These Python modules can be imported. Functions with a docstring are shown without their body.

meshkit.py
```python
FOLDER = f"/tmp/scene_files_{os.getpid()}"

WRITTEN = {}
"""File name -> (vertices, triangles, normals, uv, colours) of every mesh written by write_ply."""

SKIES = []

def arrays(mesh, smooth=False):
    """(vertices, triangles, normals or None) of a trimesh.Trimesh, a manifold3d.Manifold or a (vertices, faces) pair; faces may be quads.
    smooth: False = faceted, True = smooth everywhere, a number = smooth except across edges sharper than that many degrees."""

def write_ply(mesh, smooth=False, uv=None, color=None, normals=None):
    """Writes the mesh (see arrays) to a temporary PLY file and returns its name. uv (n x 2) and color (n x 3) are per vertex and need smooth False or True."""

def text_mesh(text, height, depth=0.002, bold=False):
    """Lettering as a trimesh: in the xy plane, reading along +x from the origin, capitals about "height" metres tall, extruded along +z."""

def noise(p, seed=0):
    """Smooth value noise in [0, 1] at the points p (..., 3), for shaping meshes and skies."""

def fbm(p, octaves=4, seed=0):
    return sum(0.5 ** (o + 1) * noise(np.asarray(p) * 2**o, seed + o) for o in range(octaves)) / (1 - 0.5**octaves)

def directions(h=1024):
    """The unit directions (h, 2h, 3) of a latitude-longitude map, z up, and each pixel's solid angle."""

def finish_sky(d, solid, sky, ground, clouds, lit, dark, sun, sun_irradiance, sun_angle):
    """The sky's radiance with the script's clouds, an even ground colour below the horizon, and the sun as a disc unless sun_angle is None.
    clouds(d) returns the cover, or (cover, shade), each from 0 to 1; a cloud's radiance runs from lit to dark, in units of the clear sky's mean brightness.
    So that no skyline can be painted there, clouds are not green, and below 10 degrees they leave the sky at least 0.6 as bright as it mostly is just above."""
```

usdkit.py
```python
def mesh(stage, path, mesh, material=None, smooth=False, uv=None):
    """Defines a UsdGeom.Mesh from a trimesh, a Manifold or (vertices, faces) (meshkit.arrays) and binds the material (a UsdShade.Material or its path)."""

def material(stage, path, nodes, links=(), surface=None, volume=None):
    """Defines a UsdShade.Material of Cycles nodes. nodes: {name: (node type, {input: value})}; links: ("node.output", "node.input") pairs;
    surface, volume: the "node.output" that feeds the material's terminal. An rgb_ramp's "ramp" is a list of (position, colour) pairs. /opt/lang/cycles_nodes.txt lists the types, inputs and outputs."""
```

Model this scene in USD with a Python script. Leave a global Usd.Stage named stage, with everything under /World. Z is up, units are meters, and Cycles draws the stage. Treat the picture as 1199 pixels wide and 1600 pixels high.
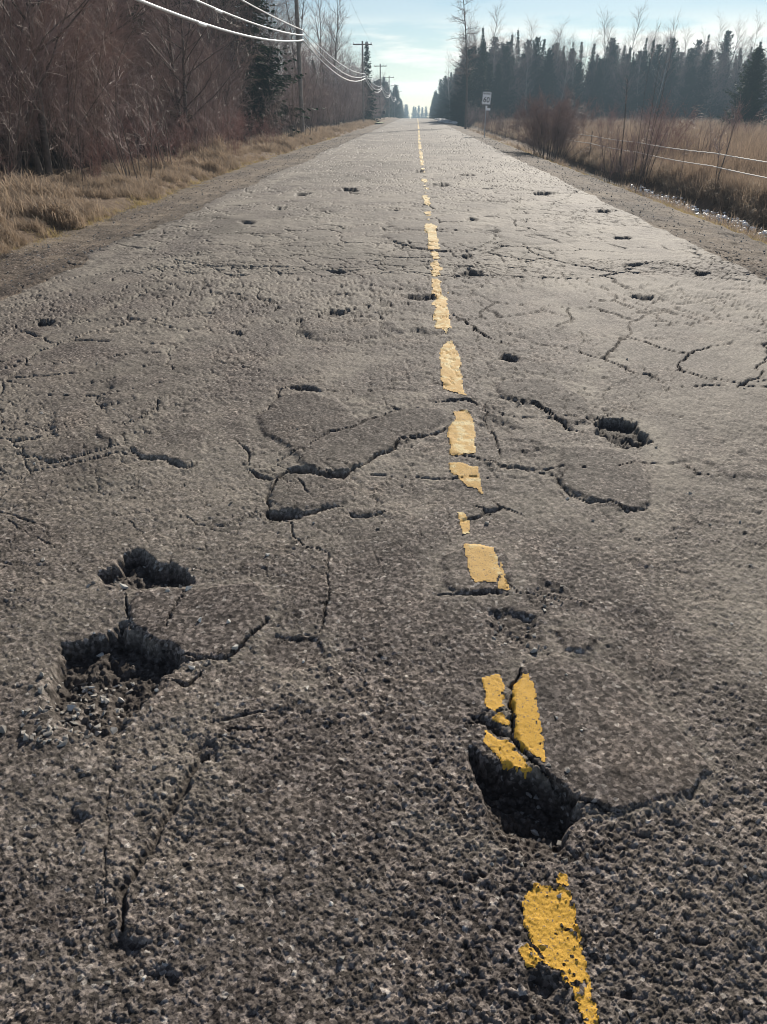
import math, random
import numpy as np, trimesh, usdkit, meshkit
from scipy import ndimage
from scipy.spatial import cKDTree
from pxr import Usd, UsdGeom, UsdLux, UsdShade, Gf, Sdf, Vt

stage = Usd.Stage.CreateInMemory()
UsdGeom.SetStageUpAxis(stage, UsdGeom.Tokens.z)
UsdGeom.SetStageMetersPerUnit(stage, 1.0)
world = UsdGeom.Xform.Define(stage, '/World')
stage.SetDefaultPrim(world.GetPrim())
UsdGeom.Scope.Define(stage, '/World/Looks')

# ---------------------------------------------------------------- camera
EYE = 1.5
PITCH, YAW = math.radians(29.0245), math.radians(2.3264)
FWD = np.array([-math.sin(YAW) * math.cos(PITCH), math.cos(YAW) * math.cos(PITCH), -math.sin(PITCH)])
RIGHT = np.array([math.cos(YAW), math.sin(YAW), 0.0])
UP = np.cross(RIGHT, FWD)
cam = UsdGeom.Camera.Define(stage, '/World/camera')
cam.CreateHorizontalApertureAttr(36.0)
cam.CreateVerticalApertureAttr(48.0)
cam.CreateFocalLengthAttr(36.0 * 1130.0 / 1199.0)
cam.CreateClippingRangeAttr(Gf.Vec2f(0.05, 20000))
cam.AddTransformOp().Set(Gf.Matrix4d(*RIGHT, 0, *UP, 0, *(-FWD), 0, 0, 0, EYE, 1))
cam.CreateExposureAttr(0.62)

# ---------------------------------------------------------------- sky and sun
HAZE = 0.0005
SUN_AZ, SUN_EL = math.radians(17.0), math.radians(25.0)      # azimuth clockwise from +y
SD = np.array([math.sin(SUN_AZ) * math.cos(SUN_EL), math.cos(SUN_AZ) * math.cos(SUN_EL), math.sin(SUN_EL)])
usdkit.material(stage, '/World/Looks/sky_look', {
    'tc': ('texture_coordinate', {}),
    'sky': ('sky_texture', {'sky_type': 'single_scattering', 'sun_disc': False, 'sun_elevation': SUN_EL, 'sun_rotation': SUN_AZ, 'air_density': 1.0, 'aerosol_density': 0.05, 'ozone_density': 2.0}),
    'sep': ('separate_xyz', {}),
    'm': ('mapping', {'scale': (5.0, 5.0, 34.0)}),
    'n': ('noise_texture', {'scale': 1.0, 'detail': 5.0, 'roughness': 0.55}),
    'cov': ('map_range', {'range_type': 'smoothstep', 'from_min': 0.42, 'from_max': 0.58, 'to_min': 0.0, 'to_max': 1.0, 'clamp': True}),
    'lo': ('map_range', {'range_type': 'smoothstep', 'from_min': 0.012, 'from_max': 0.03, 'to_min': 0.0, 'to_max': 1.0, 'clamp': True}),
    'hi': ('map_range', {'range_type': 'smoothstep', 'from_min': 0.065, 'from_max': 0.10, 'to_min': 1.0, 'to_max': 0.12, 'clamp': True}),
    'a': ('math', {'math_type': 'multiply'}), 'b': ('math', {'math_type': 'multiply'}),
    'c': ('math', {'math_type': 'multiply', 'value2': 0.9}),
    'mix': ('mix', {'color2': (15.0, 14.2, 12.8)}),
    'tint': ('mix', {'mix_type': 'multiply', 'fac': 1.0, 'color2': (1.0, 1.0, 1.02)}),
    'bg': ('background_shader', {'strength': 0.05}),
}, [('tc.generated', 'sep.vector'), ('tc.generated', 'm.vector'), ('m.vector', 'n.vector'), ('n.fac', 'cov.value'), ('sep.z', 'lo.value'), ('sep.z', 'hi.value'),
    ('cov.result', 'a.value1'), ('lo.result', 'a.value2'), ('a.value', 'b.value1'), ('hi.result', 'b.value2'), ('b.value', 'c.value1'),
    ('c.value', 'mix.fac'), ('sky.color', 'tint.color1'), ('tint.color', 'mix.color1'), ('mix.color', 'bg.color')], surface='bg.background')
dome = UsdLux.DomeLight.Define(stage, '/World/sky')
UsdShade.MaterialBindingAPI.Apply(dome.GetPrim()).Bind(UsdShade.Material.Get(stage, '/World/Looks/sky_look'))
dome.GetPrim().SetCustomDataByKey('kind', 'structure')
sun = UsdLux.DistantLight.Define(stage, '/World/sun')
sun.CreateNormalizeAttr(True); sun.CreateIntensityAttr(1.25); sun.CreateAngleAttr(0.5); sun.CreateColorAttr(Gf.Vec3f(1.0, 0.92, 0.80))
z = SD; x = np.cross([0, 0, 1.0], z); x /= np.linalg.norm(x); y = np.cross(z, x)
sun.AddTransformOp().Set(Gf.Matrix4d(*x, 0, *y, 0, *z, 0, 0, 0, 60, 1))

# ---------------------------------------------------------------- helpers
RNG = np.random.default_rng(11)
used = {}
def numbered(path):
    n = used.get(path, 0); used[path] = n + 1
    return path if n == 0 else '%s_%03d' % (path, n)
def tag(p, label=None, cat=None, group=None, kind=None):
    p = p.GetPrim() if hasattr(p, 'GetPrim') else p
    for k, v in (('label', label), ('category', cat), ('group', group), ('kind', kind)):
        if v: p.SetCustomDataByKey(k, v)
    return p
def L(n): return '/World/Looks/' + n
def path_of(parent): return str((parent.GetPrim() if hasattr(parent, 'GetPrim') else parent).GetPath())
def obj(name, m, look, parent=None, smooth=False):
    base = path_of(parent) if parent is not None else '/World'
    return usdkit.mesh(stage, numbered(base + '/' + name), m, L(look), smooth=smooth)
def thing(name, loc=(0, 0, 0), rz=0.0, s=1.0, label=None, cat=None, group=None, kind=None):
    x = UsdGeom.Xform.Define(stage, numbered('/World/' + name))
    x.AddTranslateOp().Set(Gf.Vec3d(*map(float, loc))); x.AddRotateZOp().Set(float(rz)); x.AddScaleOp().Set(Gf.Vec3f(*(np.ones(3) * s).tolist()))
    tag(x, label, cat, group, kind)
    return x
first = {}
def place(key, name, builder, loc, rz, s, label, cat, group=None):
    """One individual: the first of its kind carries the meshes, the later ones refer to it."""
    x = thing(name, loc, rz, s, label, cat, group)
    if key not in first:
        first[key] = x; builder(x)
    else:
        x.GetPrim().GetReferences().AddInternalReference(first[key].GetPath()); x.GetPrim().SetInstanceable(True)
        if not group: x.GetPrim().SetCustomDataByKey('group', '')
    return x

class MB:
    """Collects pieces into one mesh."""
    def __init__(self): self.v, self.f, self.n = [], [], 0
    def add(self, v, f):
        v = np.asarray(v, float); self.v.append(v); self.f.append(np.asarray(f, int) + self.n); self.n += len(v); return self
    def mesh(self, m): return self.add(m.vertices, m.faces)
    def tube(self, p, r, sides=3, cap=False):
        p = np.asarray(p, float); k = len(p); r = np.broadcast_to(r, (k,)).astype(float)
        t = np.gradient(p, axis=0); t /= np.linalg.norm(t, axis=1, keepdims=True) + 1e-12
        a = np.cross(t, [0.31, 0.17, 0.93] if abs(t[0][2]) < 0.9 else [1, 0.2, 0]); a /= np.linalg.norm(a, axis=1, keepdims=True) + 1e-12
        b = np.cross(t, a); ang = np.arange(sides) * 2 * np.pi / sides
        v = (p[:, None] + r[:, None, None] * (np.cos(ang)[None, :, None] * a[:, None] + np.sin(ang)[None, :, None] * b[:, None])).reshape(-1, 3)
        i, j = np.meshgrid(np.arange(k - 1), np.arange(sides), indexing='ij')
        q = np.stack([i * sides + j, i * sides + (j + 1) % sides, (i + 1) * sides + (j + 1) % sides, (i + 1) * sides + j], -1).reshape(-1, 4)
        f = np.vstack([q[:, [0, 1, 2]], q[:, [0, 2, 3]]])
        if cap:
            e = len(v); v = np.vstack([v, p[:1], p[-1:]]); jj = np.arange(sides)
            f = np.vstack([f, np.stack([np.full(sides, e), (jj + 1) % sides, jj], 1), np.stack([np.full(sides, e + 1), (k - 1) * sides + jj, (k - 1) * sides + (jj + 1) % sides], 1)])
        return self.add(v, f)
    def box(self, c, e, rz=0.0):
        m = trimesh.creation.box(e)
        if rz: m.apply_transform(trimesh.transformations.rotation_matrix(rz, [0, 0, 1]))
        return self.add(m.vertices + np.asarray(c), m.faces)
    def get(self): return np.vstack(self.v), np.vstack(self.f)

TAB = np.random.default_rng(5).random((512, 512)).astype(np.float32)
def vn(x, y, s, seed=0):
    """2-D value noise in [-1, 1]; s = size of a cell in metres."""
    x = np.asarray(x) / s + seed * 37.31; y = np.asarray(y) / s + seed * 91.7
    i, j = np.floor(x), np.floor(y); u, v = x - i, y - j
    u = u * u * u * (u * (u * 6 - 15) + 10); v = v * v * v * (v * (v * 6 - 15) + 10); i, j = i.astype(np.int64) & 511, j.astype(np.int64) & 511; i1, j1 = (i + 1) & 511, (j + 1) & 511
    return 2 * ((TAB[i, j] * (1 - u) + TAB[i1, j] * u) * (1 - v) + (TAB[i, j1] * (1 - u) + TAB[i1, j1] * u) * v) - 1
def fb(x, y, s, o=4, seed=0, g=0.5):
    return sum(g ** k * vn(x, y, s / 2 ** k, seed + 3 * k) for k in range(o)) / sum(g ** k for k in range(o))
def sst(a, b, x):
    t = np.clip((np.asarray(x, float) - a) / (b - a), 0, 1); return t * t * (3 - 2 * t)
def base_z(y):
    """The road is level, then goes over a gentle crest."""
    y = np.asarray(y, float); d = np.clip(y - 140, 0, 560)
    return -3.6e-5 * np.minimum(d, 300) ** 2 - 0.0216 * np.maximum(d - 300, 0)
HOLES=[
 ([(-1.125,1.804),(-1.043,1.83),(-0.988,1.833),(-0.97,1.922),(-0.942,1.906),(-0.908,1.869),(-0.874,1.871),(-0.839,1.822),(-0.799,1.817),(-0.725,1.779),(-0.7,1.749),(-0.718,1.706),(-0.753,1.591),(-0.768,1.521),(-0.781,1.454),(-0.773,1.361),(-0.809,1.351),(-0.895,1.379),(-0.991,1.445),(-1.06,1.57),(-1.087,1.691)],0.058,0.014),
 ([(-1.166,2.214),(-1.111,2.26),(-1.103,2.342),(-1.049,2.368),(-1.002,2.319),(-0.953,2.266),(-0.892,2.269),(-0.832,2.228),(-0.793,2.174),(-0.834,2.152),(-0.901,2.141),(-0.973,2.11),(-1.046,2.087),(-1.103,2.112)],0.05,0.02),
 ([(0.18,1.406),(0.215,1.364),(0.257,1.346),(0.292,1.333),(0.329,1.326),(0.37,1.293),(0.403,1.273),(0.426,1.25),(0.423,1.207),(0.402,1.17),(0.38,1.141),(0.377,1.074),(0.291,1.048),(0.218,1.053),(0.206,1.202),(0.193,1.278),(0.17,1.377)],0.066,0.004),
 ([(1.012,3.764),(1.078,3.823),(1.18,3.808),(1.259,3.709),(1.244,3.509),(1.196,3.418),(1.071,3.405),(1.018,3.483),(0.986,3.609)],0.05,0.05),
 ([(0.589,4.894),(0.653,5.002),(0.719,4.959),(0.735,4.871),(0.676,4.811)],0.045,0.03),
 ([(-0.747,6.158),(-0.701,6.342),(-0.5,6.35),(-0.576,6.187),(-0.646,6.074)],0.05,0.02),
 ([(-0.96,8.184),(-0.736,8.12),(-0.752,7.906),(-0.823,7.869)],0.055,0.02),
 ([(0.353,7.781),(0.498,8.027),(0.579,8.246),(0.737,8.036),(0.652,7.793),(0.484,7.753)],0.055,0.02),
 ([(-0.121,6.866),(0.178,6.959),(0.198,6.747),(0.022,6.689)],0.045,0.02),
 ([(2.023,7.007),(2.214,6.988),(2.166,6.776),(2.011,6.821)],0.05,0.03),
 ([(-3.091,5.704),(-3.072,5.89),(-2.911,5.855),(-2.986,5.649)],0.05,0.02),
 ([(-1.441,5.558),(-1.294,5.602),(-1.305,5.417),(-1.371,5.469)],0.035,0.01),
 ([(-0.762,4.284),(-0.609,4.278),(-0.551,4.187),(-0.695,4.181)],0.035,0.01),
 ([(0.271,2.015),(0.361,2.044),(0.43,1.986),(0.434,1.867),(0.384,1.802),(0.305,1.814),(0.271,1.894)],0.017,0.007),
 ([(0.379,3.834),(0.51,3.82),(0.564,3.672),(0.498,3.546),(0.385,3.594)],0.022,0.008),
 ([(-0.583,1.391),(-0.549,1.416),(-0.503,1.394),(-0.498,1.339),(-0.541,1.322),(-0.57,1.352)],0.014,0.006),
 ([(-0.611,0.84),(-0.584,0.874),(-0.531,0.856),(-0.531,0.817),(-0.584,0.803)],0.014,0.006),
 ([(-0.51,0.793),(-0.476,0.81),(-0.433,0.797),(-0.443,0.766),(-0.487,0.764)],0.013,0.006),
 ([(-0.616,2.692),(-0.535,2.701),(-0.465,2.692),(-0.459,2.653),(-0.537,2.628),(-0.592,2.637)],0.045,0.02),
 ([(-0.584,3.043),(-0.549,3.114),(-0.48,3.131),(-0.452,3.082),(-0.499,3.046)],0.045,0.02),
 ([(-0.423,3.042),(-0.364,3.051),(-0.291,3.082),(-0.314,3.006),(-0.383,3.003)],0.04,0.02),
 ([(0.572,9.139),(0.659,9.188),(0.67,8.883),(0.598,8.796)],0.05,0.03),
 ([(0.973,11.008),(1.198,11.08),(1.144,10.709),(1.048,10.826)],0.05,0.02),
 ([(0.814,12.486),(0.952,12.412),(0.916,12.029),(0.811,12.099)],0.06,0.03),
 ([(-2.729,12.107),(-2.522,12.039),(-2.479,11.672),(-2.621,11.739)],0.06,0.03),
 ([(3.169,13.892),(3.406,13.712),(3.246,13.253),(3.104,13.335)],0.07,0.03),
 ([(2.697,10.654),(2.946,10.606),(2.831,10.32),(2.673,10.369)],0.06,0.03),
 ([(-2.537,16.397),(-2.269,16.408),(-2.209,15.759),(-2.402,15.751)],0.07,0.04),
 ([(-1.68,17.588),(-1.298,17.45),(-1.286,16.723),(-1.543,16.854)],0.08,0.04),
 ([(1.223,21.856),(1.625,21.873),(1.529,20.981),(1.244,20.969)],0.09,0.04),
 ([(0.337,18.815),(0.762,18.832),(0.687,17.997),(0.444,18.148)],0.08,0.03),
 ([(-0.094,22.766),(0.163,23.03),(0.14,22.046),(-0.037,22.039)],0.09,0.03),
 ([(2.426,8.707),(2.645,8.716),(2.519,8.514),(2.412,8.51)],0.05,0.02),
 ([(3.018,8.272),(3.16,8.17),(3.057,8.026),(2.999,8.093)],0.05,0.02),
 ([(-2.503,13.857),(-2.29,13.964),(-2.248,13.483),(-2.393,13.477)],0.06,0.03),
 ([(2.523,16.878),(2.931,16.895),(2.776,16.347),(2.513,16.336)],0.07,0.03),
 ([(0.184,1.517),(0.229,1.514),(0.278,1.473),(0.293,1.45),(0.258,1.448),(0.217,1.482)],0.022,0.012),
 ([(0.886,3.562),(0.972,3.653),(0.974,3.583),(0.906,3.495)],0.008,0.004),
 ([(-1.533,3.856),(-1.527,4.068),(-1.455,3.963),(-1.447,3.76)],0.02,0.01),
 ([(-0.829,1.12),(-0.819,1.171),(-0.763,1.149),(-0.777,1.101)],0.012,0.005),
 ([(0.415,2.123),(0.497,2.218),(0.565,2.14),(0.509,2.007),(0.435,2.022)],0.009,0.004),
 ([(0.217,0.775),(0.281,0.796),(0.316,0.779),(0.316,0.713),(0.221,0.709)],0.012,0.004),
 ([(0.244,0.818),(0.28,0.828),(0.313,0.821),(0.319,0.797),(0.279,0.784),(0.25,0.794)],0.018,0.006),
]
CRACKS=[
 ([(-0.77,3.105),(-0.691,3.018),(-0.621,2.994),(-0.577,3.057),(-0.54,3.114),(-0.485,3.095),(-0.407,3.029),(-0.361,3.024),(-0.305,3.068),(-0.248,3.126)],0.02,0.035),
 ([(-0.248,3.126),(-0.178,3.253),(-0.086,3.358),(-0.056,3.465),(0.051,3.502),(0.164,3.593),(0.21,3.658)],0.012,0.025),
 ([(-0.606,2.681),(-0.538,2.672),(-0.463,2.681),(-0.384,2.713),(-0.29,2.74)],0.016,0.035),
 ([(-0.258,2.684),(-0.214,2.641),(-0.147,2.661),(-0.089,2.696)],0.009,0.02),
 ([(-0.552,3.092),(-0.62,2.954),(-0.641,2.826),(-0.6,2.681),(-0.535,2.617),(-0.492,2.603),(-0.461,2.485),(-0.404,2.404),(-0.332,2.374)],0.008,0.022),
 ([(-0.898,3.439),(-0.858,3.374),(-0.809,3.297),(-0.774,3.155),(-0.77,3.105)],0.007,0.02),
 ([(-0.861,3.745),(-0.827,3.834),(-0.806,3.968),(-0.798,4.212),(-0.748,4.272)],0.01,0.02),
 ([(0.12,4.006),(0.215,4.052),(0.317,4.067),(0.372,3.995),(0.453,3.988)],0.014,0.03),
 ([(0.522,4.13),(0.599,4.068),(0.689,4.039),(0.717,4.03),(0.788,3.89),(0.819,3.756),(0.839,3.674),(0.899,3.632)],0.011,0.028),
 ([(0.293,6.178),(0.408,5.907),(0.533,5.528),(0.684,5.29),(0.758,5.243)],0.014,0.03),
 ([(-0.45,10.527),(-0.256,9.875),(-0.006,9.486),(0.198,9.306),(0.587,9.276),(0.819,9.568),(1.025,10.085),(1.161,10.891)],0.014,0.025),
 ([(0.483,11.311),(0.845,11.13),(1.161,10.891)],0.02,0.03),
 ([(-0.472,7.883),(-0.231,7.962),(0.175,7.909),(0.354,7.814),(0.726,7.897),(0.947,7.772)],0.014,0.025),
 ([(-0.942,8.148),(-1.109,8.252),(-1.285,8.245)],0.014,0.02),
 ([(-0.606,5.927),(-0.496,5.87),(-0.305,5.898)],0.012,0.022),
 ([(-0.305,5.898),(-0.225,5.608),(-0.099,5.539),(0.073,5.582)],0.006,0.012),
 ([(-0.915,5.524),(-0.782,5.385),(-0.676,5.479),(-0.574,5.593),(-0.487,5.45),(-0.312,5.369),(-0.196,5.48)],0.008,0.018),
 ([(-1.074,5.888),(-0.923,5.935)],0.012,0.022),
 ([(-0.696,1.734),(-0.619,1.74),(-0.569,1.754),(-0.544,1.796),(-0.501,1.896),(-0.471,1.967)],0.007,0.022),
 ([(-0.718,1.639),(-0.66,1.622),(-0.638,1.662),(-0.614,1.722)],0.007,0.018),
 ([(-0.813,2.104),(-0.813,1.989),(-0.805,1.884)],0.004,0.012),
 ([(-1.008,2.076),(-0.966,1.972),(-0.922,1.896)],0.006,0.016),
 ([(-0.529,1.481),(-0.457,1.509),(-0.362,1.538)],0.006,0.014),
 ([(-0.503,1.446),(-0.441,1.453),(-0.39,1.465)],0.008,0.014),
 ([(0.426,1.25),(0.474,1.237),(0.513,1.201)],0.006,0.016),
 ([(0.351,1.731),(0.313,1.642),(0.306,1.575),(0.302,1.495),(0.292,1.454),(0.312,1.416),(0.334,1.362),(0.381,1.3),(0.423,1.256)],0.007,0.025),
 ([(0.181,1.498),(0.226,1.504),(0.248,1.474),(0.292,1.454)],0.011,0.025),
 ([(0.224,1.541),(0.254,1.535),(0.303,1.552)],0.004,0.012),
 ([(0.391,3.202),(0.478,3.155),(0.672,3.073),(0.691,2.975),(0.727,2.888),(0.784,2.824),(0.868,2.828),(0.93,2.743),(1.034,2.776)],0.008,0.016),
 ([(0.178,3.245),(0.234,3.285),(0.312,3.273),(0.38,3.216),(0.448,3.154)],0.007,0.016),
 ([(0.214,2.772),(0.277,2.763),(0.326,2.747),(0.377,2.654)],0.005,0.012),
 ([(-1.995,3.241),(-1.87,3.185),(-1.739,3.13),(-1.68,3.17),(-1.61,3.256),(-1.493,3.357)],0.01,0.022),
 ([(-1.418,3.296),(-1.327,3.192),(-1.201,3.197),(-1.067,3.093),(-1.041,3.159)],0.01,0.02),
 ([(-1.566,3.586),(-1.483,3.758),(-1.449,3.859),(-1.52,4.047)],0.01,0.02),
 ([(-1.962,3.379),(-1.814,3.427),(-1.734,3.438)],0.005,0.012),
 ([(-2.172,4.251),(-1.936,4.346),(-1.793,4.479),(-1.57,4.398)],0.008,0.018),
 ([(-2.484,5.689),(-2.076,5.826),(-1.862,5.636),(-1.725,5.565)],0.01,0.02),
 ([(-0.314,2.374),(-0.288,2.086),(-0.287,1.888)],0.006,0.01),
 ([(-0.773,1.361),(-0.744,1.216),(-0.688,1.057),(-0.628,0.893)],0.004,0.004),
 ([(-0.528,1.371),(-0.551,1.295),(-0.574,1.175),(-0.591,1.069),(-0.61,0.965),(-0.586,0.881)],0.02,0.014),
 ([(0.097,2.102),(0.187,2.098),(0.28,2.129),(0.369,2.113)],0.01,0.015),
 ([(0.683,2.88),(0.679,3.027),(0.76,3.146)],0.005,0.01),
 ([(0.778,4.932),(0.878,4.722),(1.078,4.662)],0.006,0.01),
 ([(2.494,8.832),(2.803,8.762),(3.03,8.458),(3.105,8.168)],0.014,0.03),
 ([(1.89,8.932),(2.217,8.739),(2.402,8.471)],0.01,0.02),
 ([(2.301,7.128),(2.509,7.027),(2.709,7.008)],0.01,0.02),
 ([(0.847,9.426),(1.171,9.164),(1.223,8.658)],0.01,0.02),
 ([(-2.224,3.559),(-2.068,3.529),(-1.979,3.642)],0.006,0.012),
 ([(-0.426,1.832),(-0.35,1.885),(-0.287,1.888)],0.005,0.012),
 ([(-0.079,11.354),(-0.423,10.528),(-0.982,10.866)],0.008,0.015),
 ([(-1.708,6.325),(-1.505,6.428),(-1.206,6.345)],0.01,0.02),
 ([(-1.989,9.08),(-1.642,8.874),(-1.365,9.061)],0.012,0.02),
 ([(-1.229,4.194),(-1.058,4.32),(-0.885,4.255)],0.006,0.012),
 ([(1.311,3.971),(1.464,3.878),(1.698,3.839)],0.005,0.01),
 ([(1.312,3.276),(1.358,3.135),(1.518,3.087)],0.005,0.01),
 ([(1.387,5.526),(1.609,5.447),(2.004,5.498)],0.006,0.012),
]
PATCHES=[
 ([(-0.845,3.736),(-0.779,4.099),(-0.633,4.161),(-0.47,4.089),(-0.359,3.903),(-0.293,3.758),(-0.153,3.812),(-0.01,3.918),(0.173,3.925),(0.203,3.731),(0.061,3.528),(-0.071,3.39),(-0.193,3.238),(-0.264,3.125),(-0.364,3.051),(-0.424,3.049),(-0.496,3.13),(-0.577,3.26),(-0.656,3.35),(-0.784,3.511)],0.013,0.8),
 ([(-0.653,2.972),(-0.549,3.072),(-0.426,3.063),(-0.302,3.034),(-0.235,2.937),(-0.266,2.782),(-0.386,2.73),(-0.549,2.7),(-0.627,2.797)],0.009,0.5),
 ([(0.528,4.384),(0.642,4.514),(0.919,4.462),(1.023,4.172),(1.043,3.91),(0.977,3.763),(0.858,3.684),(0.809,3.803),(0.731,3.999),(0.595,4.1),(0.517,4.152)],0.012,0.7),
 ([(0.775,3.409),(1.003,3.418),(1.134,3.307),(1.131,3.126),(1.056,2.806),(0.944,2.744),(0.812,2.825),(0.697,2.962),(0.693,3.108)],0.01,0.6),
 ([(-2.002,3.256),(-1.979,3.378),(-1.866,3.467),(-1.979,3.642),(-2.047,3.835),(-1.999,3.941),(-1.87,4.0),(-1.754,3.847),(-1.68,3.608),(-1.498,3.398),(-1.616,3.272),(-1.736,3.138),(-1.896,3.206)],0.011,0.3),
 ([(-1.42,3.319),(-1.359,3.488),(-1.193,3.628),(-1.055,3.5),(-1.026,3.257),(-1.065,3.107),(-1.222,3.211),(-1.332,3.206)],0.012,0.2),
 ([(-0.69,1.728),(-0.799,1.817),(-0.87,1.871),(-0.938,1.913),(-0.97,2.002),(-0.969,2.098),(-0.872,2.122),(-0.756,2.126),(-0.556,2.175),(-0.477,2.059),(-0.482,1.967),(-0.53,1.828),(-0.576,1.757)],0.01,0.2),
 ([(-0.45,10.527),(-0.256,9.875),(-0.006,9.486),(0.198,9.306),(0.587,9.276),(0.819,9.568),(1.025,10.085),(1.161,10.891),(0.849,11.194),(0.483,11.311),(-0.078,11.222)],0.014,0.7),
 ([(-0.585,5.991),(-0.467,6.191),(-0.249,6.2),(-0.316,5.918),(-0.472,5.892)],0.012,0.3),
 ([(-0.913,5.58),(-0.854,5.815),(-0.648,5.823),(-0.579,5.65),(-0.678,5.497),(-0.787,5.42)],0.012,0.1),
 ([(-0.289,5.899),(-0.137,6.052),(0.129,5.999),(0.114,5.659),(-0.075,5.576),(-0.202,5.646)],0.01,0.4),
 ([(0.351,1.731),(0.475,1.806),(0.636,1.723),(0.747,1.516),(0.798,1.36),(0.721,1.276),(0.515,1.21),(0.426,1.25),(0.381,1.3),(0.334,1.362),(0.312,1.416),(0.302,1.495),(0.306,1.575)],0.008,0.5),
 ([(-1.936,4.346),(-1.793,4.479),(-1.75,4.391),(-1.781,4.291),(-1.874,4.215)],0.008,0.4),
 ([(-0.249,2.679),(-0.22,2.725),(-0.111,2.758),(-0.095,2.702),(-0.148,2.666),(-0.215,2.652)],0.008,0.3),
 ([(0.231,2.454),(0.127,2.355),(0.122,2.162),(0.188,2.113),(0.348,2.132),(0.383,2.234),(0.378,2.412)],0.008,0.2),
 ([(0.494,1.919),(0.561,1.939),(0.62,1.875),(0.566,1.809),(0.498,1.822)],0.008,0.4),
 ([(-0.462,1.799),(-0.435,1.882),(-0.285,1.871),(-0.254,1.776),(-0.306,1.714),(-0.428,1.724)],-0.008,0.6),
]
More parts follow.
